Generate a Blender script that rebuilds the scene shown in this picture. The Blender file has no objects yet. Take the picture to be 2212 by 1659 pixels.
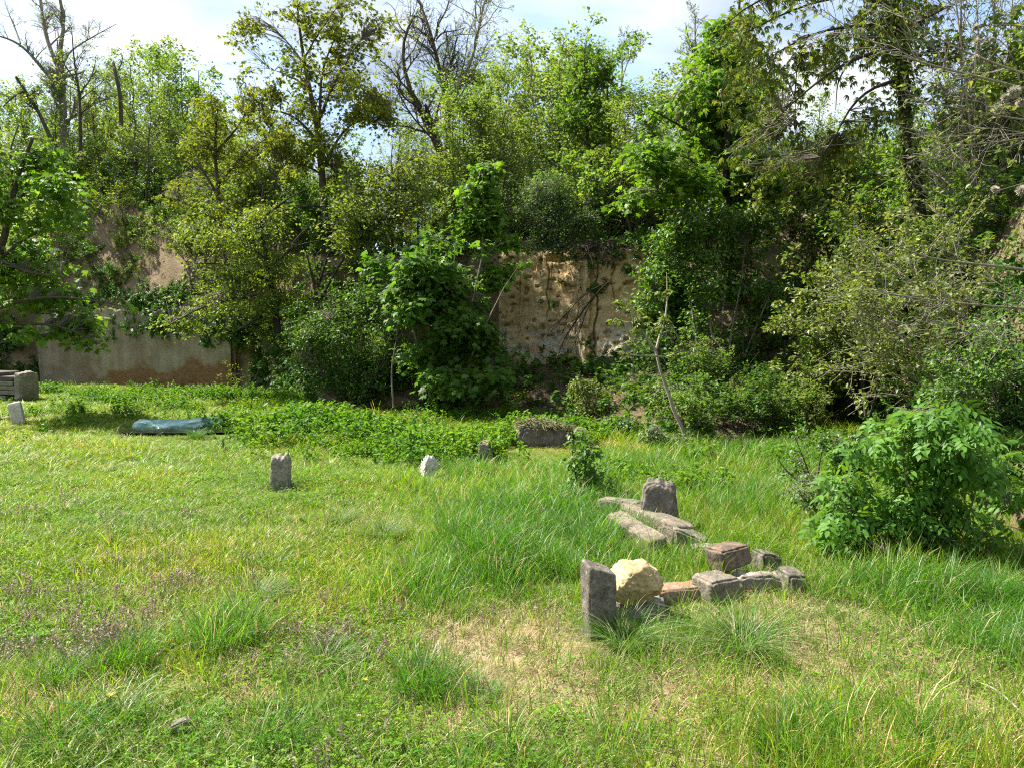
import bpy, math, random
import numpy as np
from mathutils import Vector, Matrix, Euler
from mathutils.bvhtree import BVHTree

SC = bpy.context.scene
COL = SC.collection
rng = np.random.default_rng(7)
random.seed(7)
R = math.radians

# ------------------------------------------------------------------ camera
CAM_H = 1.70
PITCH = math.atan((829.5 - 720.0) / 1664.0)
cd = bpy.data.cameras.new('camera')
cam = bpy.data.objects.new('camera', cd)
COL.objects.link(cam)
cd.sensor_width = 36.0
cd.lens = 36.0 * 1664.0 / 2212.0
cd.clip_start = 0.05
cd.clip_end = 3000.0
cam.location = (0, 0, CAM_H)
cam.rotation_euler = (R(90) - PITCH, 0, 0)
SC.camera = cam

# ------------------------------------------------------------------ light
SUN_EL, SUN_BACK = R(52), R(24)        # sun to the left, a little behind the hill
sdir = Vector((-math.cos(SUN_EL) * math.cos(SUN_BACK), math.cos(SUN_EL) * math.sin(SUN_BACK), math.sin(SUN_EL)))
sl = bpy.data.lights.new('sun', 'SUN')
sl.energy = 4.6
sl.angle = R(0.6)
sl.color = (1.0, 0.95, 0.86)
so = bpy.data.objects.new('sun', sl)
COL.objects.link(so)
so.location = (-20, 10, 30)
so.rotation_euler = (-sdir).to_track_quat('-Z', 'Y').to_euler()

W = bpy.data.worlds.new('World')
SC.world = W
W.use_nodes = True
nt = W.node_tree
nt.nodes.clear()
wo = nt.nodes.new('ShaderNodeOutputWorld')
bg = nt.nodes.new('ShaderNodeBackground')
bg.inputs['Strength'].default_value = 0.09
sky = nt.nodes.new('ShaderNodeTexSky')
sky.sky_type = 'NISHITA'
sky.sun_disc = False
sky.sun_elevation = SUN_EL
sky.sun_rotation = math.atan2(sdir.x, sdir.y)
sky.air_density = 1.0
sky.dust_density = 0.6
sky.ozone_density = 2.0
tc = nt.nodes.new('ShaderNodeTexCoord')
mp = nt.nodes.new('ShaderNodeMapping')
mp.inputs['Scale'].default_value = (1.3, 1.3, 3.2)
mp.inputs['Location'].default_value = (3.1, 2.2, 0.9)
ns = nt.nodes.new('ShaderNodeTexNoise')
ns.inputs['Scale'].default_value = 2.1
ns.inputs['Detail'].default_value = 7.0
ns.inputs['Roughness'].default_value = 0.52
ns.inputs['Distortion'].default_value = 0.25
cr = nt.nodes.new('ShaderNodeValToRGB')
cr.color_ramp.elements[0].position = 0.36
cr.color_ramp.elements[0].color = (0.12, 0.12, 0.12, 1)
cr.color_ramp.elements[1].position = 0.56
cr.color_ramp.elements[1].color = (1, 1, 1, 1)
ns2 = nt.nodes.new('ShaderNodeTexNoise')
ns2.inputs['Scale'].default_value = 2.6
ns2.inputs['Detail'].default_value = 5.0
cr2 = nt.nodes.new('ShaderNodeValToRGB')
cr2.color_ramp.elements[0].position = 0.40
cr2.color_ramp.elements[0].color = (2.0, 2.4, 3.0, 1)
cr2.color_ramp.elements[1].position = 0.66
cr2.color_ramp.elements[1].color = (4.2, 4.35, 4.45, 1)
mx = nt.nodes.new('ShaderNodeMix')
mx.data_type = 'RGBA'
L = nt.links.new
L(tc.outputs['Generated'], mp.inputs['Vector'])
L(mp.outputs['Vector'], ns.inputs['Vector'])
L(mp.outputs['Vector'], ns2.inputs['Vector'])
L(ns.outputs['Fac'], cr.inputs['Fac'])
L(ns2.outputs['Fac'], cr2.inputs['Fac'])
L(cr.outputs['Color'], mx.inputs['Factor'])
L(sky.outputs['Color'], mx.inputs['A'])
L(cr2.outputs['Color'], mx.inputs['B'])
L(mx.outputs['Result'], bg.inputs['Color'])
L(bg.outputs['Background'], wo.inputs['Surface'])

SC.view_settings.view_transform = 'Standard'
SC.view_settings.look = 'None'
SC.view_settings.exposure = 1.75
SC.view_settings.gamma = 1.0
SC.view_settings.use_curve_mapping = False
SC.render.engine = 'CYCLES'
SC.cycles.max_bounces = 10
SC.cycles.diffuse_bounces = 6
SC.cycles.glossy_bounces = 2
SC.cycles.transmission_bounces = 8
SC.cycles.transparent_max_bounces = 6
SC.cycles.sample_clamp_indirect = 6.0
SC.cycles.use_denoising = False
SC.cycles.use_adaptive_sampling = False
SC.cycles.filter_width = 1.15

# ------------------------------------------------------------------ helpers: space
CP, SP = math.cos(PITCH), math.sin(PITCH)


def ray(px, py):
    """Direction (Y = 1) of a photograph point given on the 2212 x 1659 frame."""
    a, b = (px - 1106.0) / 1664.0, (829.5 - py) / 1664.0
    d = np.array([a, CP + b * SP, -SP + b * CP])
    return d / d[1]


def at(px, py, Y):
    return ray(px, py) * Y + np.array([0, 0, CAM_H])


def zp(ox, oy, pts, s=720 / 1659.0):
    return [((ox + x * s) / 1.27622, (oy + y * s) / 1.27622) for x, y in pts]


def lattice(ix, iy, iz, seed):
    h = (ix * 374761393 + iy * 668265263 + iz * 1274126177 + seed * 974711) & 0xFFFFFFFF
    h = ((h ^ (h >> 13)) * 1274126177) & 0xFFFFFFFF
    h = h ^ (h >> 16)
    return (h & 0xFFFF) / 65535.0


def vnoise(p, seed=0):
    p = np.asarray(p, float)
    i = np.floor(p).astype(np.int64)
    f = p - i
    f = f * f * (3 - 2 * f)
    o = 0
    for dx in (0, 1):
        wx = f[..., 0] if dx else 1 - f[..., 0]
        for dy in (0, 1):
            wy = f[..., 1] if dy else 1 - f[..., 1]
            for dz in (0, 1):
                wz = f[..., 2] if dz else 1 - f[..., 2]
                o = o + wx * wy * wz * lattice(i[..., 0] + dx, i[..., 1] + dy, i[..., 2] + dz, seed)
    return o * 2 - 1


def fbm(p, oct=4, seed=0):
    p = np.asarray(p, float)
    a, o, s = 1.0, 0, 0
    for k in range(oct):
        o = o + a * vnoise(p * 2 ** k + 17.3 * k, seed + k)
        s += a
        a *= .5
    return o / s


def nrm(v):
    return v / np.maximum(np.linalg.norm(v, axis=-1, keepdims=True), 1e-9)


# ------------------------------------------------------------------ helpers: objects
def props(o, label=None, cat=None, group=None, kind=None):
    if label: o['label'] = label
    if cat: o['category'] = cat
    if group: o['group'] = group
    if kind: o['kind'] = kind
    return o


def empty(name, loc, label, cat, group=None):
    o = bpy.data.objects.new(name, None)
    COL.objects.link(o)
    o.location = tuple(loc)
    o.empty_display_size = 0.1
    return props(o, label, cat, group)


def mesh_data(name, V, polys, mats=(), smooth=False, mi=None):
    """V (N,3); polys: list of int arrays (M,k)."""
    me = bpy.data.meshes.new(name)
    V = np.asarray(V, np.float32).reshape(-1, 3)
    polys = [np.asarray(p, np.int32) for p in polys if len(p)]
    me.vertices.add(len(V))
    me.vertices.foreach_set('co', V.ravel())
    loops = np.concatenate([p.ravel() for p in polys])
    tot = np.concatenate([np.full(len(p), p.shape[1], np.int32) for p in polys])
    st = np.concatenate([[0], np.cumsum(tot)[:-1]]).astype(np.int32)
    me.loops.add(len(loops))
    me.loops.foreach_set('vertex_index', loops)
    me.polygons.add(len(tot))
    me.polygons.foreach_set('loop_start', st)
    try:
        me.polygons.foreach_set('loop_total', tot)
    except Exception:
        pass
    for m in mats:
        me.materials.append(m)
    if mi is not None:
        me.polygons.foreach_set('material_index', np.asarray(mi, np.int32))
    if smooth:
        me.polygons.foreach_set('use_smooth', np.ones(len(tot), bool))
    me.update(calc_edges=True)
    me.validate()
    return me


def link(name, me, parent=None, loc=None, **k):
    o = bpy.data.objects.new(name, me)
    COL.objects.link(o)
    if parent is not None:
        o.parent = parent
    if loc is not None:
        o.location = tuple(loc)
    return props(o, **k)


def copy_tree(src, parent=None):
    c = src.copy()
    COL.objects.link(c)
    if parent is not None:
        c.parent = parent
        c.matrix_parent_inverse = Matrix.Identity(4)
    for ch in list(src.children):
        copy_tree(ch, c)
    return c


# ------------------------------------------------------------------ materials
def new_mat(name):
    m = bpy.data.materials.new(name)
    m.use_nodes = True
    n = m.node_tree
    n.nodes.clear()
    out = n.nodes.new('ShaderNodeOutputMaterial')
    return m, n, out


def ramp(n, cols, src=None):
    c = n.nodes.new('ShaderNodeValToRGB')
    e = c.color_ramp.elements
    while len(e) < len(cols):
        e.new(0.5)
    for k, (p, col) in enumerate(cols):
        e[k].position = p
        e[k].color = (*col, 1)
    if src is not None:
        n.links.new(src, c.inputs['Fac'])
    return c


def noise(n, scale, detail=4, rough=.55, vec=None, dist=0):
    t = n.nodes.new('ShaderNodeTexNoise')
    t.inputs['Scale'].default_value = scale
    t.inputs['Detail'].default_value = detail
    t.inputs['Roughness'].default_value = rough
    t.inputs['Distortion'].default_value = dist
    if vec is not None:
        n.links.new(vec, t.inputs['Vector'])
    return t


def coords(n, which='Object', scale=None):
    t = n.nodes.new('ShaderNodeTexCoord')
    o = t.outputs[which]
    if scale:
        m = n.nodes.new('ShaderNodeMapping')
        m.inputs['Scale'].default_value = scale
        n.links.new(o, m.inputs['Vector'])
        o = m.outputs['Vector']
    return o


def mixc(n, fac, a, b, mode='MIX'):
    m = n.nodes.new('ShaderNodeMix')
    m.data_type = 'RGBA'
    m.blend_type = mode
    for s, v in (('Factor', fac), ('A', a), ('B', b)):
        if isinstance(v, (int, float)):
            m.inputs[s].default_value = v
        elif isinstance(v, tuple):
            m.inputs[s].default_value = (*v, 1)
        else:
            n.links.new(v, m.inputs[s])
    return m.outputs['Result']


def leaf_mat(name, cols, trans=(1.3, 1.3, 0.5), tfac=.52, rough=.5, spec=.25, tint=False, hue_scale=.5):
    """Leaf colour varies leaf by leaf and softly through the crown; light passes through the blade."""
    m, n, out = new_mat(name)
    geo = n.nodes.new('ShaderNodeNewGeometry')
    if len(cols) == 4:
        a_, b_ = cols[1], cols[0]
        cols = [(b_[0] * .85, b_[1] * .84, b_[2] * .9)] + list(cols) + [(a_[0] * 1.5, a_[1] * 1.28, a_[2] * 1.5), (a_[0] * 1.05, a_[1] * .78, a_[2] * 1.1)]
    k = len(cols)
    r = ramp(n, [(i / max(k - 1, 1), c) for i, c in enumerate(cols)], geo.outputs['Random Per Island'])
    col = r.outputs['Color']
    no = noise(n, hue_scale, 2, .5, coords(n, 'Object'))
    r2 = ramp(n, [(.3, (.72, .8, .75)), (.7, (1.25, 1.15, 1.1))], no.outputs['Fac'])
    col = mixc(n, 1.0, col, r2.outputs['Color'], 'MULTIPLY')
    if tint:
        a = n.nodes.new('ShaderNodeAttribute')
        a.attribute_type = 'INSTANCER'
        a.attribute_name = 'tint'
        r3 = ramp(n, [(0, (.55, .75, .8)), (.5, (1, 1, 1)), (1, (1.55, 1.18, .9))], a.outputs['Fac'])
        col = mixc(n, 1.0, col, r3.outputs['Color'], 'MULTIPLY')
    p = n.nodes.new('ShaderNodeBsdfPrincipled')
    p.inputs['Roughness'].default_value = rough
    p.inputs['Specular IOR Level'].default_value = spec
    n.links.new(col, p.inputs['Base Color'])
    t = n.nodes.new('ShaderNodeBsdfTranslucent')
    n.links.new(mixc(n, 1.0, col, trans, 'MULTIPLY'), t.inputs['Color'])
    x = n.nodes.new('ShaderNodeMixShader')
    x.inputs[0].default_value = tfac
    n.links.new(p.outputs[0], x.inputs[1])
    n.links.new(t.outputs[0], x.inputs[2])
    n.links.new(x.outputs[0], out.inputs['Surface'])
    return m


def rough_mat(name, layers, rough=.9, bump=.4, bscale=30, spec=.2, stretch=None):
    """layers: [(scale, [(pos, col)...], mode)] multiplied / mixed noise layers."""
    m, n, out = new_mat(name)
    v = coords(n, 'Object', stretch)
    col = None
    for sc_, cs, mode in layers:
        no = noise(n, sc_, 6, .6, v)
        r = ramp(n, cs, no.outputs['Fac'])
        col = r.outputs['Color'] if col is None else mixc(n, 1.0, col, r.outputs['Color'], mode)
    p = n.nodes.new('ShaderNodeBsdfPrincipled')
    p.inputs['Roughness'].default_value = rough
    p.inputs['Specular IOR Level'].default_value = spec
    n.links.new(col, p.inputs['Base Color'])
    if bump:
        no = noise(n, bscale, 8, .65, v)
        b = n.nodes.new('ShaderNodeBump')
        b.inputs['Strength'].default_value = bump
        b.inputs['Distance'].default_value = .02
        n.links.new(no.outputs['Fac'], b.inputs['Height'])
        n.links.new(b.outputs[0], p.inputs['Normal'])
    n.links.new(p.outputs[0], out.inputs['Surface'])
    return m


M = {}
M['bark'] = rough_mat('bark', [(9, [(.3, (.045, .036, .028)), (.7, (.12, .10, .08))], 'MIX'), (1.2, [(.3, (.8, .85, .75)), (.7, (1.15, 1.1, 1))], 'MULTIPLY')], .95, .8, 25, .1, (4, 4, .8))
M['bark_dark'] = rough_mat('bark_dark', [(9, [(.3, (.022, .018, .015)), (.7, (.06, .05, .042))], 'MIX')], .95, .8, 25, .1, (4, 4, .8))
M['bark_grey'] = rough_mat('bark_grey', [(7, [(.3, (.13, .115, .085)), (.7, (.27, .24, .19))], 'MIX')], .9, .5, 25, .15, (4, 4, .8))
M['bark_pale'] = rough_mat('bark_pale', [(7, [(.3, (.19, .16, .12)), (.7, (.36, .31, .24))], 'MIX')], .9, .5, 25, .15, (4, 4, .8))
M['twig'] = rough_mat('twig', [(6, [(.3, (.08, .066, .05)), (.7, (.17, .145, .11))], 'MIX')], .9, 0)
M['leaf_maple'] = leaf_mat('leaf_maple', [(.06, .14, .018), (.085, .18, .022), (.07, .155, .02), (.11, .21, .03)], hue_scale=.9)
M['leaf_maple_bright'] = leaf_mat('leaf_maple_bright', [(.075, .165, .016), (.115, .23, .022), (.09, .19, .02), (.15, .27, .03)], tfac=.5, hue_scale=.9)
M['leaf_yellow'] = leaf_mat('leaf_yellow', [(.13, .185, .018), (.17, .225, .024), (.115, .17, .02), (.21, .235, .03)], tfac=.55, hue_scale=.7)
M['leaf_olive'] = leaf_mat('leaf_olive', [(.115, .185, .024), (.15, .225, .03), (.10, .165, .024), (.19, .235, .04)], tfac=.5, hue_scale=.7)
M['leaf_wood'] = leaf_mat('leaf_wood', [(.13, .215, .045), (.17, .25, .055), (.11, .19, .04), (.22, .28, .09)], tfac=.5, hue_scale=.7)
M['leaf_wood_green'] = leaf_mat('leaf_wood_green', [(.095, .19, .035), (.125, .22, .04), (.085, .165, .034), (.16, .25, .06)], tfac=.48, hue_scale=.7)
M['leaf_blue'] = leaf_mat('leaf_blue', [(.06, .125, .035), (.085, .155, .05), (.05, .105, .032), (.12, .18, .07)], tfac=.38, hue_scale=1.2)
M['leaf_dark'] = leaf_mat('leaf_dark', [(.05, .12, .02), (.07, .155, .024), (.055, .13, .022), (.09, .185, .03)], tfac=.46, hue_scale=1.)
M['leaf_fresh'] = leaf_mat('leaf_fresh', [(.065, .16, .02), (.095, .205, .028), (.075, .175, .024), (.13, .24, .04)], tfac=.45, hue_scale=1.2, spec=.5)
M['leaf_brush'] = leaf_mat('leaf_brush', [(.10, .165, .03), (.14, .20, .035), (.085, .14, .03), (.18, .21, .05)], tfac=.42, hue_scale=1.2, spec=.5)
M['leaf_droop'] = leaf_mat('leaf_droop', [(.09, .155, .022), (.13, .20, .03), (.16, .13, .035), (.11, .18, .028), (.17, .22, .04)], tfac=.45, hue_scale=1.)
M['leaf_pale'] = leaf_mat('leaf_pale', [(.12, .19, .07), (.16, .23, .10), (.10, .17, .05), (.2, .27, .13)], tfac=.35, hue_scale=1.5)
M['grass'] = leaf_mat('grass', [(.11, .225, .012), (.15, .275, .016), (.125, .25, .012), (.22, .29, .04)], trans=(1.2, 1.3, .45), tfac=.5, rough=.42, spec=.32, tint=True, hue_scale=.01)
M['grass_lush'] = leaf_mat('grass_lush', [(.07, .20, .018), (.10, .25, .022), (.085, .225, .026), (.14, .275, .03)], trans=(1.2, 1.3, .45), tfac=.5, rough=.4, spec=.35, tint=True, hue_scale=.01)
M['grass_dry'] = leaf_mat('grass_dry', [(.40, .32, .15), (.50, .42, .22), (.34, .28, .12), (.30, .29, .10)], trans=(1.1, 1, .8), tfac=.3, rough=.6, spec=.2, tint=True, hue_scale=.01)
M['clover'] = leaf_mat('clover', [(.09, .22, .018), (.125, .27, .022), (.17, .29, .03)], tfac=.45, spec=.15, tint=True, hue_scale=.01)
M['nettle'] = leaf_mat('nettle', [(.08, .19, .018), (.13, .26, .022), (.10, .225, .02)], tfac=.46, spec=.2, tint=True, hue_scale=.01)
M['herb'] = leaf_mat('herb', [(.05, .125, .02), (.08, .17, .024), (.065, .145, .022)], tfac=.38, tint=True, hue_scale=.01)
M['stem_green'] = rough_mat('stem_green', [(5, [(.3, (.09, .14, .03)), (.7, (.14, .18, .05))], 'MIX')], .7, 0)
M['deadnettle'] = leaf_mat('deadnettle', [(.20, .17, .12), (.26, .19, .17), (.16, .19, .08), (.33, .25, .24)], trans=(1.2, 1, 1), tfac=.3, tint=False)
M['litter'] = leaf_mat('litter', [(.16, .115, .075), (.24, .18, .12), (.10, .075, .05), (.30, .25, .18)], trans=(1, .9, .7), tfac=.12, rough=.8, spec=.1, hue_scale=.01)
M['yellow_petal'] = leaf_mat('yellow_petal', [(.75, .5, .02), (.8, .58, .03)], trans=(1, .9, .4), tfac=.3)
M['fluff'] = leaf_mat('fluff', [(.62, .58, .5), (.72, .69, .62), (.5, .46, .38)], trans=(1, 1, .95), tfac=.4, rough=.9, spec=.05)

# ------------------------------------------------------------------ setting: ground, hillside, cliff
def ground_z(x, y):
    p = np.stack([np.asarray(x, float), np.asarray(y, float), np.zeros_like(np.asarray(x, float))], -1)
    return .075 * fbm(p * .45, 3, 3) + .022 * fbm(p * 2.2, 2, 9)


gx = np.concatenate([[-900, -400, -180, -90, -50, -34], np.arange(-26, 15.01, .22), [20, 32, 60, 120, 300, 900]])
gy = np.concatenate([[-900, -300, -90, -30, -12], np.arange(-5, 32.01, .22), [38, 60, 120, 300, 900]])
GX, GY = np.meshgrid(gx, gy)
GZ = ground_z(GX, GY)
GV = np.stack([GX, GY, GZ], -1).reshape(-1, 3)
nx_, ny_ = len(gx), len(gy)
I = np.arange(nx_ * ny_).reshape(ny_, nx_)
GF = np.stack([I[:-1, :-1], I[:-1, 1:], I[1:, 1:], I[1:, :-1]], -1).reshape(-1, 4)


def mat_ground():
    m, n, out = new_mat('meadow_soil')
    v = coords(n, 'Object')
    a = noise(n, .9, 5, .6, v)
    b = noise(n, 14, 6, .7, v)
    base = ramp(n, [(.3, (.075, .10, .02)), (.5, (.10, .125, .028)), (.72, (.15, .135, .055))], a.outputs['Fac'])
    fine = ramp(n, [(.3, (.55, .6, .55)), (.7, (1.35, 1.3, 1.2))], b.outputs['Fac'])
    col = mixc(n, 1., base.outputs['Color'], fine.outputs['Color'], 'MULTIPLY')
    at_ = n.nodes.new('ShaderNodeAttribute')
    at_.attribute_name = 'dry'
    straw = ramp(n, [(.25, (.13, .085, .05)), (.5, (.27, .19, .115)), (.72, (.42, .33, .22))], b.outputs['Fac'])
    col = mixc(n, at_.outputs['Fac'], col, straw.outputs['Color'])
    p = n.nodes.new('ShaderNodeBsdfPrincipled')
    p.inputs['Roughness'].default_value = .95
    p.inputs['Specular IOR Level'].default_value = .1
    n.links.new(col, p.inputs['Base Color'])
    bp = n.nodes.new('ShaderNodeBump')
    bp.inputs['Strength'].default_value = .8
    bp.inputs['Distance'].default_value = .03
    n.links.new(b.outputs['Fac'], bp.inputs['Height'])
    n.links.new(bp.outputs[0], p.inputs['Normal'])
    n.links.new(p.outputs[0], out.inputs['Surface'])
    return m


def blob(x, y, cx, cy, rx, ry, rot=0.):
    c, s = math.cos(rot), math.sin(rot)
    dx, dy = x - cx, y - cy
    a, b = (dx * c + dy * s) / rx, (-dx * s + dy * c) / ry
    return np.exp(-(a * a + b * b) ** 1.4)


def flat(px, py):
    Y = CAM_H / -ray(px, py)[2]
    return ray(px, py)[0] * Y, Y


def dry_mask(x, y):
    p = np.stack([x, y, 0 * x], -1)
    f = 0
    for px, py, rx, ry, w in [(1110, 1400, .55, .75, 1.0), (1060, 1530, .35, .4, 1.), (1250, 1500, .6, .5, .75), (1420, 1490, .8, .45, .7), (1700, 1420, .7, .6, .6),
                              (1850, 1520, .6, .3, .65), (2050, 1540, .5, .3, .6), (1900, 1420, .6, .5, .45), (520, 1480, .3, .3, .4), (40, 1530, .35, .35, .6), (250, 1180, 2., .6, .16),
                              (300, 1300, 1.4, .6, .2), (1640, 1350, .5, .5, .5), (1480, 1640, .7, .3, .6), (1850, 1450, 1.0, .7, .72), (2050, 1600, .9, .4, .65), (1750, 1330, .6, .7, .6), (1950, 1370, .7, .4, .6), (1250, 1640, .6, .3, .5), (1560, 1550, .7, .4, .55), (320, 1330, .5, .3, .35), (520, 1480, .4, .25, .5), (1400, 970, 1.6, .5, .6), (700, 1140, 1.5, .5, .2), (1500, 1010, 1.2, .5, .5)]:
        cx, cy = flat(px, py)
        f = np.maximum(f, w * blob(x, y, cx, cy, rx, ry))
    f = f + .30 * fbm(p * 1.7, 4, 21) * (f > .08) + .03 * np.maximum(fbm(p * .9, 3, 5), 0)
    return np.clip(f, 0, 1)


gm = mesh_data('ground', GV, [GF], [mat_ground()], True)
dm = dry_mask(GV[:, 0], GV[:, 1]).astype(np.float32)
gm.attributes.new('dry', 'FLOAT', 'POINT').data.foreach_set('value', dm)
link('ground', gm, kind='structure')

KEY = {-1500: [(10, -.15), (10.8, .5), (12, 3), (13, 4.2)], -400: [(20, -.15), (21, .5), (23, 3.5), (25, 5.0)],
       0: [(24, -.15), (25.6, .6), (26.6, 3.2), (28.5, 5.6)], 95: [(26.15, -.15), (26.15, .2), (26.05, 2.5), (28.0, 6.2)], 200: [(25.1, -.15), (25.15, .2), (25.06, 2.5), (27.2, 6.1)],
       300: [(24.25, -.15), (24.3, .2), (24.2, 2.5), (26.4, 5.9)], 420: [(23.25, -.15), (23.3, .2), (23.2, 2.45), (25.6, 5.7)], 500: [(22.7, -.15), (22.7, .2), (22.6, 2.2), (25.0, 5.0)],
       600: [(21, -.15), (21.5, .3), (22.3, 1.6), (24.0, 4.4)], 700: [(18, -.15), (19.0, .8), (19.8, 2.4), (20.4, 3.7)],
       900: [(16.6, -.15), (18, .8), (18.8, 2.4), (20, 3.75)], 1075: [(15.6, -.15), (19.2, .98), (19.5, 3.65), (20.1, 4.0)],
       1230: [(14.7, -.15), (18.0, 1.02), (18.25, 3.6), (18.9, 3.9)], 1375: [(11.8, -.15), (16.9, 1.1), (17.1, 3.5), (18.2, 3.9)],
       1450: [(11.2, -.15), (16.5, 1.2), (18.0, 3.2), (19.4, 4.1)], 1620: [(10.9, -.15), (15.5, .8), (17.6, 3.0), (20, 4.5)],
       1750: [(12.5, -.15), (14.5, .5), (17.5, 3.0), (20, 4.8)], 1850: [(14, -.15), (16, .5), (18, 3.0), (20.5, 5)],
       1950: [(11.5, -.15), (13, .7), (15, 2.6), (18, 4.8)], 2050: [(9, -.15), (10, .9), (12, 2.6), (15, 4.4)],
       2212: [(6.2, -.15), (6.7, .6), (8.2, 2.0), (11, 3.9)], 2600: [(4.8, -.15), (5.2, .6), (6.5, 2.), (9, 3.8)], 3600: [(3, -.15), (3.3, .6), (4.2, 2), (6, 3.8)]}
kp = sorted(KEY)
hpx = np.unique(np.concatenate([np.arange(-1500, -100, 50), np.arange(-100, 1060, 10), np.arange(1060, 1400, 1.2), np.arange(1400, 2301, 10), np.arange(2300, 3601, 50)]))
ctrl = []
for k in range(4):
    ctrl.append((np.interp(hpx, kp, [KEY[q][k][0] for q in kp]), np.interp(hpx, kp, [KEY[q][k][1] for q in kp])))
ctrl.append((ctrl[3][0] + 8, ctrl[3][1] + .35))
ctrl.append((ctrl[3][0] + 45, ctrl[3][1] * 0 - .4))
ctrl.append((ctrl[3][0] + 160, ctrl[3][1] * 0 - 1.5))
HY, HZ, SEG = [], [], []
for s, nseg in enumerate([16, 64, 10, 10, 8, 3]):
    (y0, z0), (y1, z1) = ctrl[s], ctrl[s + 1]
    for t in np.linspace(0, 1, nseg, endpoint=False):
        HY.append(y0 + (y1 - y0) * t)
        HZ.append(z0 + (z1 - z0) * t)
        SEG.append(s + t)
HY.append(ctrl[6][0]); HZ.append(ctrl[6][1]); SEG.append(6.)
HY, HZ, SEG = np.array(HY), np.array(HZ), np.array(SEG)
UU = np.broadcast_to((hpx - 1106) / 1664., HY.shape)
PX = np.broadcast_to(hpx, HY.shape)
SG = np.broadcast_to(SEG[:, None], HY.shape)
HX = UU * HY
P0 = np.stack([HX, HY, HZ], -1)
rise = np.clip(SG / .3, 0, 1)
big = fbm(P0 * .35, 3, 31) * .5 + fbm(P0 * 1.3, 3, 37) * .22
incliff = np.clip((PX - 1078) / 18, 0, 1) * np.clip((1392 - PX) / 20, 0, 1) * np.clip((SG - .9) / .15, 0, 1) * np.clip((2.25 - SG) / .2, 0, 1)
wallz = np.clip((PX - 70) / 40, 0, 1) * np.clip((515 - PX) / 15, 0, 1) * np.clip((2.25 - SG) / .2, 0, 1)
amp = (1 - .8 * incliff * (SG < 1.92)) * (1 - .85 * wallz)
HY2 = HY + big * rise * amp * np.where(SG > 3, 1.2, 1.) + .06 * fbm(P0 * 4, 3, 41) * rise * amp
HZ2 = HZ + (.22 * fbm(P0 * .8, 3, 43) + .05 * fbm(P0 * 4.5, 2, 47)) * rise * amp
# the loess face: vertical fissures, a standing pillar, pitted beds
q = np.stack([HX * 2.6, HY * .3, HZ * .45], -1)
crack = np.abs(fbm(q, 3, 51))
ridge = -.30 * np.clip(1 - crack / .10, 0, 1)
wob = 5 * vnoise(np.stack([HZ * 2.2, 0 * HZ, 0 * HZ], -1), 5)
pil = np.exp(-((PX - 1264 - wob * .5) / 11.) ** 4) * np.clip((1.93 - SG) / .05, 0, 1)
ck = 0
for c, wdt, dp, z0, z1 in [(1181, 2.4, .20, 1.35, 1.95), (1285, 3.2, .34, 1.0, 2.0), (1320, 2.4, .16, 1.5, 1.9), (1246, 2.2, .12, 1.2, 1.7), (1120, 2.4, .12, 1.6, 1.95)]:
    ck = ck + dp * np.exp(-((PX - c - wob - 3 * vnoise(np.stack([HZ * 6, 0 * HZ + c, 0 * HZ], -1), 6)) / (wdt * .5)) ** 2) * np.clip((SG - z0) / .08, 0, 1) * np.clip((z1 - SG) / .05, 0, 1)
qf = np.stack([HX, HY, HZ * 2.2], -1)
face = fbm(np.stack([HX * .9, HY, HZ * .7], -1), 3, 61)
fine = .42 * face + .16 * np.abs(fbm(np.stack([HX * 2.2, HY, HZ * 1.6], -1), 3, 63)) + .10 * fbm(qf * 2.4, 4, 67) + .06 * fbm(qf * 8, 4, 71) + .05 * np.abs(vnoise(np.stack([HX * 1.2, HY, HZ * 7], -1), 73))
pit = .16 * np.clip((vnoise(qf * 5.5, 77) - .52) / .2, 0, 1)
lipp = -.22 * np.exp(-((SG - 2.06) / .1) ** 2) * np.clip((PX - 1180) / 60, 0, 1)
slump = -.55 * np.exp(-((PX - 1330) / 40) ** 2) * np.clip((1.28 - SG) / .25, 0, 1) * np.clip((SG - .8) / .2, 0, 1)
HY2 = HY2 + incliff * (ridge * -.12 + ck * .6 + fine * .8 + pit - .20 * pil + lipp + slump)
HV = np.stack([UU * HY2, HY2, HZ2], -1).reshape(-1, 3)
nr, nc = HY.shape
I = np.arange(nr * nc).reshape(nr, nc)
HF = np.stack([I[:-1, :-1], I[:-1, 1:], I[1:, 1:], I[1:, :-1]], -1)
isc = (SEG[:-1, None] >= 1.0) & (SEG[:-1, None] < 2.1) & (hpx[None, :-1] >= 1078) & (hpx[None, :-1] <= 1390)


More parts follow.
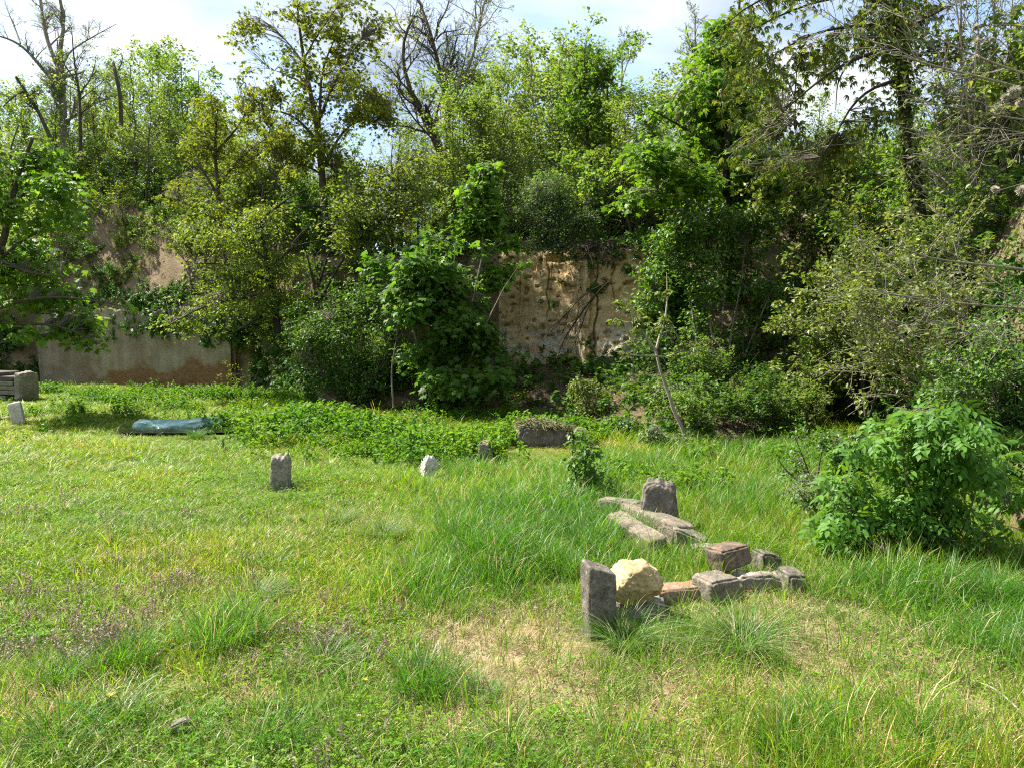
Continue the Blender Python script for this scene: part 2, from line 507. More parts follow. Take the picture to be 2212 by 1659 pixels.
def mat_loess(name='loess'):
    m, n, out = new_mat(name)
    v = coords(n, 'Object')
    vs = coords(n, 'Object', (1.2, 1.2, 5.))
    vv = coords(n, 'Object', (4, 4, .5))
    a = noise(n, .7, 5, .6, v)
    base = ramp(n, [(.3, (.40, .27, .125)), (.5, (.53, .375, .19)), (.7, (.60, .46, .27))], a.outputs['Fac'])
    b = noise(n, 1.6, 6, .65, vs)
    beds = ramp(n, [(.3, (.72, .74, .76)), (.5, (1, 1, 1)), (.7, (1.22, 1.2, 1.15))], b.outputs['Fac'])
    col = mixc(n, 1., base.outputs['Color'], beds.outputs['Color'], 'MULTIPLY')
    # grey-green efflorescent beds near the foot
    sx = n.nodes.new('ShaderNodeSeparateXYZ')
    n.links.new(v, sx.inputs[0])
    mr = n.nodes.new('ShaderNodeMapRange')
    mr.inputs[1].default_value, mr.inputs[2].default_value = 2.25, 1.5
    n.links.new(sx.outputs['Z'], mr.inputs[0])
    c = noise(n, 1.3, 5, .6, vs)
    cm = ramp(n, [(.42, (0, 0, 0)), (.62, (1, 1, 1))], c.outputs['Fac'])
    fm = n.nodes.new('ShaderNodeMath')
    fm.operation = 'MULTIPLY'
    n.links.new(cm.outputs['Color'], fm.inputs[0])
    n.links.new(mr.outputs[0], fm.inputs[1])
    col = mixc(n, fm.outputs[0], col, (.50, .48, .39))
    d = noise(n, 2.5, 5, .6, vv)
    run = ramp(n, [(.38, (.62, .58, .52)), (.55, (1, 1, 1))], d.outputs['Fac'])
    col = mixc(n, .3, col, run.outputs['Color'], 'MULTIPLY')
    f = noise(n, 22, 6, .7, v)
    ff = ramp(n, [(.3, (.7, .68, .64)), (.7, (1.2, 1.2, 1.18))], f.outputs['Fac'])
    col = mixc(n, 1., col, ff.outputs['Color'], 'MULTIPLY')
    p = n.nodes.new('ShaderNodeBsdfPrincipled')
    p.inputs['Roughness'].default_value = .95
    p.inputs['Specular IOR Level'].default_value = .1
    n.links.new(col, p.inputs['Base Color'])
    bp = n.nodes.new('ShaderNodeBump')
    bp.inputs['Strength'].default_value = .9
    bp.inputs['Distance'].default_value = .04
    n.links.new(f.outputs['Fac'], bp.inputs['Height'])
    n.links.new(bp.outputs[0], p.inputs['Normal'])
    n.links.new(p.outputs[0], out.inputs['Surface'])
    return m


def mat_hill():
    m, n, out = new_mat('hill_soil')
    v = coords(n, 'Object')
    a = noise(n, 1.1, 5, .65, v)
    litter = ramp(n, [(.3, (.045, .036, .024)), (.5, (.095, .07, .042)), (.72, (.17, .125, .075))], a.outputs['Fac'])
    loess = ramp(n, [(.3, (.11, .082, .052)), (.5, (.20, .15, .092)), (.72, (.31, .24, .15))], a.outputs['Fac'])
    g = n.nodes.new('ShaderNodeNewGeometry')
    sx = n.nodes.new('ShaderNodeSeparateXYZ')
    n.links.new(g.outputs['Normal'], sx.inputs[0])
    mr = n.nodes.new('ShaderNodeMapRange')
    mr.inputs[1].default_value, mr.inputs[2].default_value = .75, .5
    n.links.new(sx.outputs['Z'], mr.inputs[0])
    col = mixc(n, mr.outputs[0], litter.outputs['Color'], loess.outputs['Color'])
    b = noise(n, 18, 7, .7, v)
    fine = ramp(n, [(.3, (.55, .55, .55)), (.7, (1.35, 1.3, 1.25))], b.outputs['Fac'])
    col = mixc(n, 1., col, fine.outputs['Color'], 'MULTIPLY')
    p = n.nodes.new('ShaderNodeBsdfPrincipled')
    p.inputs['Roughness'].default_value = .95
    p.inputs['Specular IOR Level'].default_value = .1
    n.links.new(col, p.inputs['Base Color'])
    bp = n.nodes.new('ShaderNodeBump')
    bp.inputs['Strength'].default_value = .9
    bp.inputs['Distance'].default_value = .05
    n.links.new(b.outputs['Fac'], bp.inputs['Height'])
    n.links.new(bp.outputs[0], p.inputs['Normal'])
    n.links.new(p.outputs[0], out.inputs['Surface'])
    return m


M['loess'] = mat_loess()
link('hillside', mesh_data('hillside', HV, [HF[~isc]], [mat_hill()], True), kind='structure')
link('cliff', mesh_data('cliff', HV, [HF[isc]], [M['loess']], True), kind='structure')
_V = [Vector(v) for v in GV] + [Vector(v) for v in HV]
_T = GF.tolist() + (HF.reshape(-1, 4) + len(GV)).tolist()
BVH = BVHTree.FromPolygons(_V, _T)


def G(px, py):
    """Where the sight line through a photograph point meets the ground or hill."""
    d = Vector(ray(px, py)).normalized()
    h = BVH.ray_cast(Vector((0, 0, CAM_H)), d)
    return np.array(h[0]) if h[0] is not None else at(px, py, 40)


def drop(x, y):
    h = BVH.ray_cast(Vector((x, y, 60)), Vector((0, 0, -1)))
    return float(h[0].z) if h[0] is not None else 0.


def nearest_n(p):
    return BVH.ray_cast(Vector((p[0], p[1], p[2] + 5)), Vector((0, 0, -1)))[1] or Vector((0, 0, 1))


# ------------------------------------------------------------------ plant kit (vectorised)
def level(P, Rr, n, ratio, ang, tr=(.25, 1.), K=5, curve=.25, trop=0., rr=.55, rg=rng, lmin=.05, taper=.5, flat_=0., rtip=.3):
    """Grow n side shoots from shoots P (N,K0,3) with radii Rr (N,K0)."""
    N, K0, _ = P.shape
    seg = np.linalg.norm(np.diff(P, axis=1), axis=2)
    Ln = seg.sum(1)
    pi = rg.choice(N, n, p=Ln / Ln.sum())
    t = tr[0] + (tr[1] - tr[0]) * rg.random(n)
    f = t * (K0 - 1)
    i0 = np.minimum(f.astype(int), K0 - 2)
    w = (f - i0)[:, None]
    s = P[pi, i0] * (1 - w) + P[pi, i0 + 1] * w
    tan = nrm(P[pi, i0 + 1] - P[pi, i0])
    r = (Rr[pi, i0] * (1 - w[:, 0]) + Rr[pi, i0 + 1] * w[:, 0]) * rr
    rnd = rg.normal(size=(n, 3))
    if flat_:
        rnd[:, 2] *= (1 - flat_)
    per = nrm(rnd - (rnd * tan).sum(1, keepdims=True) * tan)
    a = ang * (1 + .35 * rg.normal(size=n))[:, None]
    d = nrm(tan * np.cos(a) + per * np.sin(a))
    ln = np.maximum(Ln[pi] * ratio * (1 - taper * t) * (.6 + .8 * rg.random(n)), lmin)
    return shoots(s, d, ln, np.minimum(r, Rr[pi, 0]), K, curve, trop, rg, rtip)


def shoots(s, d, ln, r, K=5, curve=.25, trop=0., rg=rng, rtip=.3):
    n = len(s)
    Q = np.zeros((n, K, 3))
    Q[:, 0] = s
    d = d.copy()
    st = (ln / (K - 1))[:, None]
    for k in range(1, K):
        d = nrm(d + curve * rg.normal(size=(n, 3)) * .6 + np.array([0, 0, trop / (K - 1)]))
        Q[:, k] = Q[:, k - 1] + d * st
    rad = r[:, None] * np.linspace(1, rtip, K)[None]
    return Q, rad


def tubes(sets):
    """sets: [(P (N,K,3), R (N,K), sides)] -> V, quads"""
    VV, FF, o = [], [], 0
    for P, Rr, S in sets:
        N, K, _ = P.shape
        T = np.zeros_like(P)
        T[:, 1:-1] = P[:, 2:] - P[:, :-2]
        T[:, 0] = P[:, 1] - P[:, 0]
        T[:, -1] = P[:, -1] - P[:, -2]
        T = nrm(T)
        ref = np.where(np.abs(T[:, :1, 2:3]) > .8, np.array([1., 0, 0]), np.array([0, 0, 1.]))
        A = nrm(np.cross(T, np.broadcast_to(ref, T.shape)))
        B = np.cross(T, A)
        th = np.arange(S) * 2 * np.pi / S
        ring = P[:, :, None] + Rr[:, :, None, None] * (np.cos(th)[None, None, :, None] * A[:, :, None] + np.sin(th)[None, None, :, None] * B[:, :, None])
        VV.append(ring.reshape(-1, 3))
        I = o + np.arange(N * K * S).reshape(N, K, S)
        J = np.roll(I, -1, 2)
        FF.append(np.stack([I[:, :-1], J[:, :-1], J[:, 1:], I[:, 1:]], -1).reshape(-1, 4))
        o += N * K * S
    return np.concatenate(VV), np.concatenate(FF)


def T_kite(w=.42, fold=.10, dr=.12):
    V = np.array([[0, 0, 0], [w / 2, .45, fold], [0, 1, -dr], [-w / 2, .45, fold]])
    return V, [np.array([[0, 1, 2], [0, 2, 3]])]


def T_ovate(w=.5, fold=.08, dr=.15):
    V = np.array([[0, 0, 0], [w * .42, .25, fold], [w * .45, .55, fold * .8 - dr * .3], [0, 1, -dr], [-w * .45, .55, fold * .8 - dr * .3], [-w * .42, .25, fold], [0, .5, -dr * .2]])
    return V, [np.array([[6, 0, 1], [6, 1, 2], [6, 2, 3], [6, 3, 4], [6, 4, 5], [6, 5, 0]])]


def T_maple():
    o = [(0, 0), (.30, .02), (.52, .22), (.27, .34), (.50, .72), (.20, .62), (0, 1.0)]
    pts = o + [(-x, y) for x, y in o[-2:0:-1]]
    V = [[x, y, -.22 * (x * x) * 1.6 - .16 * y * y + (.05 if i % 2 else 0)] for i, (x, y) in enumerate(pts)] + [[0, .34, .04]]
    c = len(V) - 1
    n = len(pts)
    return np.array(V), [np.array([[c, i, (i + 1) % n] for i in range(n)])]


def T_compound(k, leaf, spread, lsize, base=.15, droop=.1):
    """Pinnate leaf: k leaflets on one rachis."""
    V, F, o = [], [], 0
    lv, lf = leaf
    pos = [(base + (1 - base - lsize * .3) * (i // 2) / max((k - 1) // 2, 1), (1 if i % 2 else -1) * spread) for i in range(k - 1)] + [(1 - lsize * .4, 0)]
    for y, a in pos:
        c, s = math.cos(a), math.sin(a)
        q = lv * lsize
        q = np.stack([q[:, 0] * c + q[:, 1] * s, -q[:, 0] * s + q[:, 1] * c + y, q[:, 2] - droop * y * y - .25 * lsize * abs(math.sin(a)) * lv[:, 1]], -1)
        V.append(q)
        F += [f + o for f in lf]
        o += len(q)
    tri = [f for f in F if f.shape[1] == 3]
    quad = [f for f in F if f.shape[1] == 4]
    return np.concatenate(V), [np.concatenate(x) for x in (tri, quad) if x]


def T_palmate(k=5, drop_=.6, w=.34):
    V, F, o = [], [], 0
    lv, lf = T_kite(w, .06, .2)
    for i in range(k):
        a = (i - (k - 1) / 2) * .62
        L_ = 1 - .16 * abs(i - (k - 1) / 2)
        q = lv * L_
        q = np.stack([q[:, 0] * math.cos(a) + q[:, 1] * math.sin(a), -q[:, 0] * math.sin(a) + q[:, 1] * math.cos(a), q[:, 2] - drop_ * lv[:, 1] ** 1.5 * L_], -1)
        V.append(q)
        F += [f + o for f in lf]
        o += len(q)
    return np.concatenate(V), [np.concatenate(F)]


LT = {'kite': T_kite(), 'kite_wide': T_kite(.62, .1, .15), 'kite_slim': T_kite(.3, .06, .2), 'ovate': T_ovate(), 'maple': T_maple(), 'pinnate': T_compound(7, T_kite(.5, .06, .15), .95, .42),
      'elder': T_compound(5, T_ovate(.46, .05, .2), .9, .52, .2, .18), 'palmate': T_palmate(5, .75), 'whorl': T_palmate(5, .15, .42)}


def leaves(pos, axis, normal, size, tmpl):
    V, F = LT[tmpl] if isinstance(tmpl, str) else tmpl
    axis = nrm(axis)
    side = nrm(np.cross(axis, normal))
    nn = np.cross(side, axis)
    M_ = len(pos)
    W_ = pos[:, None] + size[:, None, None] * (V[None, :, 0:1] * side[:, None] + V[None, :, 1:2] * axis[:, None] + V[None, :, 2:3] * nn[:, None])
    off = (np.arange(M_) * len(V))[:, None, None]
    return W_.reshape(-1, 3), [(f[None] + off).reshape(-1, f.shape[1]) for f in F]


def on_shoots(P, n, rg=rng, tr=(.2, 1.)):
    N, K, _ = P.shape
    pi = rg.integers(0, N, n)
    f = (tr[0] + (tr[1] - tr[0]) * rg.random(n)) * (K - 1)
    i0 = np.minimum(f.astype(int), K - 2)
    w = (f - i0)[:, None]
    return P[pi, i0] * (1 - w) + P[pi, i0 + 1] * w, nrm(P[pi, i0 + 1] - P[pi, i0]), pi


def leafset(P, n, size, tmpl, rg=rng, up=1., spread=1., droop=.25, tr=(.2, 1.), jit=.0):
    pos, tan, _ = on_shoots(P, n, rg, tr)
    if jit:
        pos = pos + rg.normal(size=pos.shape) * jit
    ax = nrm(tan * .5 + spread * rg.normal(size=pos.shape) * np.array([1, 1, .55]) + np.array([0, 0, -droop]))
    nm = nrm(np.array([0, 0, up]) + .55 * rg.normal(size=pos.shape))
    return leaves(pos, ax, nm, size * (.6 + .75 * rg.random(n)), tmpl)


def merge(parts):
    V, F, o = [], {}, 0
    for v, fs in parts:
        V.append(v)
        for f in fs:
            F.setdefault(f.shape[1], []).append(f + o)
        o += len(v)
    return np.concatenate(V), [np.concatenate(f) for f in F.values()]


def poly(pts, K):
    """Resample control points to K smooth points."""
    P = np.asarray(pts, float)
    d = np.concatenate([[0], np.cumsum(np.linalg.norm(np.diff(P, axis=0), axis=1))])
    t = np.linspace(0, d[-1], K)
    Q = np.stack([np.interp(t, d, P[:, k]) for k in range(3)], -1)
    for _ in range(2):
        Q[1:-1] = .25 * Q[:-2] + .5 * Q[1:-1] + .25 * Q[2:]
    return Q


def limb_px(pts, Y, K=12, depth=0., rg=rng, dY=0.):
    """A limb traced over photograph points, given its own depth: it leans dY metres towards the back along its length."""
    n = len(pts)
    Q = np.array([at(px, py, Y + dY * (i / max(n - 1, 1)) + depth * rg.normal() * (i > 0)) for i, (px, py) in enumerate(pts)])
    return poly(Q, K)


def cloud(blobs, n, rg=rng, shell=.35, thr=-.1, seed=1, fr=1.2):
    """n points inside world ellipsoids [(c, (rx,ry,rz))], clumped by a noise field, more of them near the skin."""
    vol = np.array([r[0] * r[1] * r[2] for c, r in blobs]) ** .6
    out = []
    tot = 0
    while tot < n:
        k = rg.choice(len(blobs), n * 2, p=vol / vol.sum())
        d = nrm(rg.normal(size=(n * 2, 3)))
        rad = rg.random(n * 2) ** shell
        C = np.array([b[0] for b in blobs])[k]
        S = np.array([b[1] for b in blobs])[k]
        p = C + d * rad[:, None] * S
        far_ = rg.random(len(p)) < .10
        p = np.where(far_[:, None], C + d * (1.0 + .55 * rg.random(len(p)))[:, None] * S * np.array([1, 1, .95]), p)
        wq = p / np.mean(S) * .55
        p = p + .42 * S * np.stack([vnoise(wq + 11.1, seed), vnoise(wq + 37.7, seed + 1), vnoise(wq + 71.3, seed + 2)], -1) + .16 * S * np.stack([vnoise(wq * 3 + 11.1, seed), vnoise(wq * 3 + 37.7, seed + 1), vnoise(wq * 3 + 71.3, seed + 2)], -1)
        p = p[fbm(p * fr, 2, seed) > thr]
        out.append(p)
        tot += len(p)
    return np.concatenate(out)[:n]


def connect(C, P, K=4, sag=.12, rg=rng, inner=.0):
    """Twigs from the nearest point of the stems P to each crown point C (nearest stems lower down preferred)."""
    S = P.reshape(-1, 3)
    D = C[:, None] - S[None]
    D2 = np.linalg.norm(D * np.array([1, 1, 1.0]), axis=2) + np.where(D[..., 2] < 0, -D[..., 2] * .8, 0)
    s = S[D2.argmin(1)]
    t = np.linspace(0, 1, K)[None, :, None]
    Q = s[:, None] * (1 - t) + C[:, None] * t
    ln = np.linalg.norm(C - s, axis=1)[:, None, None]
    Q = Q + np.sin(t * np.pi) * (np.array([0, 0, sag]) * ln + rg.normal(size=(len(C), 1, 3)) * .06 * ln)
    return Q


def sprays(C, stemP, k, size, tmpl, rad, rg=rng, flat_=.35, droop=.3, tilt=.5, center=None):
    """Leaf sprays: k leaves round each crown point, spread in a drooping sheet, blades pointing outwards."""
    n = len(C) * k
    t = (1 - .55 * rg.random(n) ** 1.4) * 4
    i0 = np.minimum(t.astype(int), 3)
    w = (t - i0)[:, None]
    q = np.repeat(np.arange(len(C)), k)
    # short twigs: spread no farther back than the spray itself reaches
    back = stemP[q, i0] * (1 - w) + stemP[q, i0 + 1] * w - C[q]
    bl_ = np.linalg.norm(back, axis=1, keepdims=True)
    back = back * np.minimum(1, 2.4 * rad / np.maximum(bl_, 1e-6))
    c = C[q] + back
    off = rg.normal(size=(n, 3)) * rad * .62 * np.array([1, 1, flat_])
    off[:, 2] -= droop * (off[:, 0] ** 2 + off[:, 1] ** 2) / max(rad, .01)
    ax = nrm(off * np.array([1, 1, .5]) + rg.normal(size=(n, 3)) * rad * .5 + np.array([0, 0, -droop * rad]))
    nm = nrm(np.array([0, 0, 1.]) + tilt * rg.normal(size=(n, 3)))
    return leaves(c + off, ax, nm, size * (.45 + .95 * rg.random(n)), tmpl)


def rel(V, o):
    return np.asarray(V) - np.asarray(o)


def leaf_parts(root, origin, pos, ax, nm, size, tmpl, mats, name='leaf'):
    """Single leaves a viewer can pick out, each its own part sharing one blade mesh."""
    V, F = LT[tmpl]
    mds = [mesh_data(name, V, F, [m]) for m in mats]
    ax = nrm(ax)
    side = nrm(np.cross(ax, nm))
    nn = np.cross(side, ax)
    for i in range(len(pos)):
        m = Matrix(((side[i, 0], ax[i, 0], nn[i, 0], 0), (side[i, 1], ax[i, 1], nn[i, 1], 0), (side[i, 2], ax[i, 2], nn[i, 2], 0), (0, 0, 0, 1)))
        o = bpy.data.objects.new(name, mds[i % len(mds)])
        COL.objects.link(o)
        o.parent = root
        p = pos[i] - origin
        o.matrix_local = Matrix.Translation(Vector(p)) @ m @ Matrix.Scale(float(size[i]), 4)


# ------------------------------------------------------------------ plants: builders
def plant(name, label, cat, origin, wood, crown=None, leafmat=None, group=None, bark='bark', twigmat='twig', crownname='crown'):
    """wood: [(part name, [(P,R,sides)...], 'stuff' or None)]; crown: (V, faces)."""
    o = np.asarray(origin, float)
    root = empty(name, o, label, cat, group)
    for pn, sets, kd in wood:
        V, F = tubes(sets)
        link(pn, mesh_data(pn, rel(V, o), [F], [M[twigmat if kd else bark]], True), root, kind=kd)
    if crown is not None:
        V, F = crown
        link(crownname, mesh_data(crownname, rel(V, o), F, [M[leafmat]], False), root, kind='stuff')
    return root


def blobs_px(bl, Y, zr=.8, yr=.8, jy=0., rg=rng):
    out = []
    for b in bl:
        px, py, r = b[:3]
        y = Y + (b[3] if len(b) > 3 else jy * rg.normal())
        m = r / 1664. * y
        out.append((at(px, py, y), (m, m * yr, m * zr)))
    return out


def cloud_tree(name, label, cat, base, limbs, blobs, nC, k, size, tmpl, leafmat, bark='bark', twig_r=.006, rad=.22, droop=.3, flat_=.35, tilt=.5, thr=-.1, seed=1, group=None,
               fr=1.2, extra=0, shell=.35, K=12, sag=.12, first='trunk', parts=0, part_mats=None):
    rg = np.random.default_rng(seed)
    wood = []
    allP = []
    for i, (Q, r0, r1) in enumerate(limbs):
        wood.append((first if i == 0 else 'limb', [(Q[None], np.linspace(r0, r1, len(Q))[None], 8 if r0 > .05 else 5)], None))
        allP.append(Q)
    SP_ = np.concatenate(allP)
    C = cloud(blobs, nC, rg, shell, thr, seed, fr)
    TW = connect(C, SP_, 5, sag, rg)
    rt = np.linspace(1, .35, 5)[None] * (twig_r * (1 + .25 * np.linalg.norm(C - TW[:, 0], axis=1)))[:, None]
    tw = [(TW, rt, 3)]
    if extra:
        Q2, R2 = level(TW, rt, extra, .45, .7, (.4, 1), 4, .3, 0, .6, rg)
        tw.append((Q2, R2, 3))
    wood.append(('twigs', tw, 'stuff'))
    np_ = min(parts, 10 ** 9)
    crown = sprays(C, TW, k, size, tmpl, rad, rg, flat_, droop, tilt)
    root = plant(name, label, cat, base, wood, crown, leafmat, group, bark)
    if parts:
        # leaves on the side turned to the meadow, singly
        order = np.argsort(C[:, 1] + .4 * rg.random(len(C)))[:max(parts // 2, 1)]
        c = np.repeat(C[order], 2, 0)[:parts]
        off = rg.normal(size=(len(c), 3)) * rad * np.array([1, .6, flat_])
        off[:, 1] -= rad * .5
        ax = nrm(off * np.array([1, 1, .4]) + np.array([0, -.05, -.08]))
        nm = nrm(np.array([0, -.25, 1.]) + .4 * rg.normal(size=c.shape))
        leaf_parts(root, np.asarray(base, float), c + off, ax, nm, size * (.8 + .5 * rg.random(len(c))), tmpl, [M[q] for q in (part_mats or [leafmat])])
    return root


def single_leaf_mat(name, col, trans=(1.5, 1.25, .55), tfac=.45):
    return leaf_mat(name, [tuple(c * .85 for c in col), tuple(c * 1.15 for c in col)], trans, tfac, hue_scale=3)


# ------------------------------------------------------------------ the wood on the plateau
def wood_tree(seed, kind):
    rg = np.random.default_rng(seed)
    H = 7.
    t = np.linspace(0, 1, 12)
    tr = np.stack([.30 * np.cumsum(rg.normal(size=12)) * .25, .30 * np.cumsum(rg.normal(size=12)) * .25, t * H], -1)
    tr[0, :2] = 0
    r = .062 * (1 - .82 * t)
    P, Rr = tr[None], r[None]
    if kind == 'slender':
        a = level(P, Rr, 24, .27, .62, (.3, 1), 6, .22, .55, .5, rg)
        b = level(a[0], a[1], 150, .5, .7, (.2, 1), 4, .3, .25, .6, rg)
        lf = [leafset(b[0], 1500, .11, 'kite_wide', rg, jit=.07), leafset(a[0], 250, .11, 'kite_wide', rg, tr=(.5, 1), jit=.07)]
    elif kind == 'leafy':
        a = level(P, Rr, 30, .33, .8, (.22, 1), 6, .22, .35, .5, rg)
        b = level(a[0], a[1], 170, .5, .75, (.2, 1), 4, .3, .1, .6, rg)
        lf = [leafset(b[0], 2300, .13, 'kite_wide', rg, jit=.09), leafset(a[0], 300, .13, 'kite_wide', rg, tr=(.5, 1), jit=.08)]
    else:
        a = level(P, Rr, 22, .3, .5, (.35, 1), 6, .25, .5, .5, rg)
        b = level(a[0], a[1], 150, .5, .6, (.2, 1), 4, .3, .3, .55, rg)
        lf = [leafset(b[0], 420, .10, 'kite_wide', rg, tr=(.6, 1), jit=.05)]
    return (P, Rr, 6), [(a[0], a[1], 4), (b[0], b[1], 3)], merge(lf)


ARCH = []
for sd, kd, lm in [(11, 'slender', 'leaf_wood'), (12, 'slender', 'leaf_wood'), (13, 'slender', 'leaf_wood_green'), (14, 'slender', 'leaf_wood'), (15, 'leafy', 'leaf_wood'), (16, 'leafy', 'leaf_wood_green'),
                   (17, 'leafy', 'leaf_yellow'), (18, 'bare', 'leaf_wood'), (19, 'bare', 'leaf_wood')]:
    tk, tw, cr_ = wood_tree(sd, kd)
    V, F = tubes([tk]); a = mesh_data('trunk', V, [F], [M['bark']], True)
    V, F = tubes(tw); b = mesh_data('branches', V, [F], [M['twig']], True)
    c = mesh_data('crown', cr_[0], cr_[1], [M[lm]])
    ARCH.append((kd, a, b, c))
ENV = [(-200, 240), (0, 235), (60, 205), (200, 175), (330, 130), (450, 155), (500, 225), (560, 300), (800, 330), (850, 300), (900, 255), (950, 205), (1000, 205), (1080, 145), (1200, 105), (1300, 135), (1350, 205), (1400, 250), (1450, 175), (1500, 150), (1560, 110), (1640, 160), (1800, 250), (1950, 330), (2100, 330), (2212, 300), (2450, 300)]


def zone(px):
    if px < 330: return 'wood at the left below the twisting bare limbs'
    if px < 640: return 'wood left of the big yellow-green maple'
    if px < 980: return 'wood behind the leaning bare tree'
    if px < 1420: return 'wood straight above the tan cliff face'
    if px < 1760: return 'wood behind the bright layered maple'
    return 'thin wood behind the drooping tree at right'


KIND = {'slender': 'slender light-leaved tree', 'leafy': 'bushy green-crowned tree', 'bare': 'nearly leafless thin tree'}
rw = np.random.default_rng(99)
EDGE = (np.array(kp), np.array([KEY[q][3][0] for q in kp]))
ntree = 0
for i in range(235):
    px = -150 + 2560 * ((i * .6180339) % 1.0)
    if 1640 < px and rw.random() < .3: continue
    if 560 < px < 850 and rw.random() < .25: continue
    u = (px - 1106) / 1664
    Y = np.interp(px, *EDGE) + .6 + 17 * rw.random() ** 1.4
    x = u * Y
    z = drop(x, Y) - .05
    top = np.interp(px, [e[0] for e in ENV], [e[1] for e in ENV]) + (abs(rw.normal()) * 75 if rw.random() < .75 else 0)
    zt = at(px, top, Y)[2]
    h = min(max(zt - z, 2.2), 12.)
    pr = rw.random()
    cand = [0, 1, 2, 3] if pr < .5 else ([4, 5] if pr < .82 else ([6] if pr < .88 else [7, 8]))
    if 380 < px < 660 and pr < .5: cand = [6, 4]
    if px > 1640: cand = [0, 2, 7, 8, 5]
    kd, a, b, c = ARCH[cand[int(rw.integers(len(cand)))]]
    root = empty('young_tree', (x, Y, z), KIND[kd] + (' at edge of ' if Y < np.interp(px, *EDGE) + 4 else ' deep in ') + zone(px), 'tree', KIND[kd] + 's in the ' + zone(px))
    root.rotation_euler = (0, 0, rw.random() * 6.28)
    s = h / 7.
    w = max(s, .55) * (.85 + .4 * rw.random())
    root.scale = (w, w, s)
    link('trunk', a, root)
    link('branches', b, root, kind='stuff')
    link('crown', c, root, kind='stuff')
    ntree += 1

# understorey shrubs along the plateau edge
def shrub_arch(seed, leafn, size, tmpl, h=1.4, n=9, spread=.55, lm='leaf_wood_green', bark='twig'):
    rg = np.random.default_rng(seed)
    s = rg.normal(size=(n, 3)) * .08
    s[:, 2] = 0
    d = nrm(np.stack([rg.normal(size=n) * spread, rg.normal(size=n) * spread, np.ones(n)], -1))
    st = shoots(s, d, h * (.6 + .5 * rg.random(n)), np.full(n, .014), 7, .22, .1, rg)
    a = level(st[0], st[1], n * 9, .45, .7, (.2, 1), 5, .25, .1, .6, rg)
    b = level(a[0], a[1], n * 22, .5, .7, (.2, 1), 4, .3, 0, .6, rg)
    lf = merge([leafset(b[0], leafn, size, tmpl, rg, jit=.03), leafset(a[0], leafn // 4, size, tmpl, rg, jit=.03)])
    V, F = tubes([(st[0], st[1], 5)])
    V2, F2 = tubes([(a[0], a[1], 3), (b[0], b[1], 3)])
    return mesh_data('stems', V, [F], [M[bark]], True), mesh_data('twigs', V2, [F2], [M['twig']], True), mesh_data('foliage', lf[0], lf[1], [M[lm]])


def put_shrub(arch, name, label, cat, x, y, z, s, group=None, rz=None, sz=None):
    root = empty(name, (x, y, z), label, cat, group)
    root.rotation_euler = (0, 0, rng.random() * 6.28 if rz is None else rz)
    root.scale = (s, s, sz or s)
    link('stems', arch[0], root)
    link('twigs', arch[1], root, kind='stuff')
    link('foliage', arch[2], root, kind='stuff')
    return root


SH = [shrub_arch(31, 2600, .07, 'kite_wide', lm='leaf_wood_green'), shrub_arch(32, 2200, .07, 'kite_wide', lm='leaf_wood'), shrub_arch(33, 2800, .065, 'kite_wide', lm='leaf_dark'), shrub_arch(34, 700, .07, 'kite', lm='leaf_olive', spread=.7)]
rs = np.random.default_rng(5)
for i in range(74):
    px = -60 + 2330 * ((i * .754877) % 1.0)
    Y = np.interp(px, *EDGE) + .2 + 5 * rs.random() ** 1.6
    x = (px - 1106) / 1664 * Y
    put_shrub(SH[int(rs.choice([0, 1, 2, 3], p=[.35, .3, .15, .2]))], 'shrub', 'low shrub under the ' + zone(px), 'shrub', x, Y, drop(x, Y) - .05, .9 + .9 * rs.random(),
              'low shrubs under the ' + zone(px))

for px, py, s in [(q_[0], q_[1], q_[2]) for q_ in zip(120 + 400 * rs.random(22), 440 + 170 * rs.random(22) ** .8, .35 + .5 * rs.random(22))] + [(90, 665, 1.)] + [(150, 520, 1.5), (220, 470, 1.3), (300, 445, 1.), (380, 440, 1.), (440, 470, 1.5), (120, 600, 1.6), (250, 600, .8), (420, 560, 1.1), (60, 560, 1.8), (330, 540, .6), (20, 640, 1.6), (500, 560, 1.5), (540, 640, 1.4), (585, 800, .9), (545, 760, .8), (620, 780, 1.1), (470, 640, 1.0), (640, 640, 1.4), (100, 680, .9), (200, 560, .9)]:
    p = G(px, py)
    put_shrub(SH[int(rs.choice([1, 2, 3, 3]))], 'shrub', 'scrubby shrub clinging to the brown bank above the grey wall', 'shrub', p[0], p[1] + .1, p[2] - .3, s, 'scrubby shrubs on the brown bank above the wall')

for i in range(64):
    px = (570 + 440 * rs.random()) if i % 2 else (1500 + 420 * rs.random())
    fy = np.interp(px, kp, [KEY[q_][0][0] for q_ in kp]); by = np.interp(px, kp, [KEY[q_][1][0] for q_ in kp])
    Y = fy + .25 + (by - fy + 1.2) * rs.random() * (1.3 if px > 1380 else 1.)
    x = (px - 1106) / 1664 * Y
    put_shrub(SH[int(rs.choice([0, 1, 2], p=[.5, .25, .25]))], 'shrub', 'knee-high leafy shrub at the foot of the ' + ('dark thicket left of the cliff' if px < 1200 else 'green thicket right of the cliff'), 'shrub', x, Y, drop(x, Y) - .05, (.4 + .4 * rs.random()) * (1.2 if px < 1200 else 1.),
              'leafy shrubs at the foot of the bank')

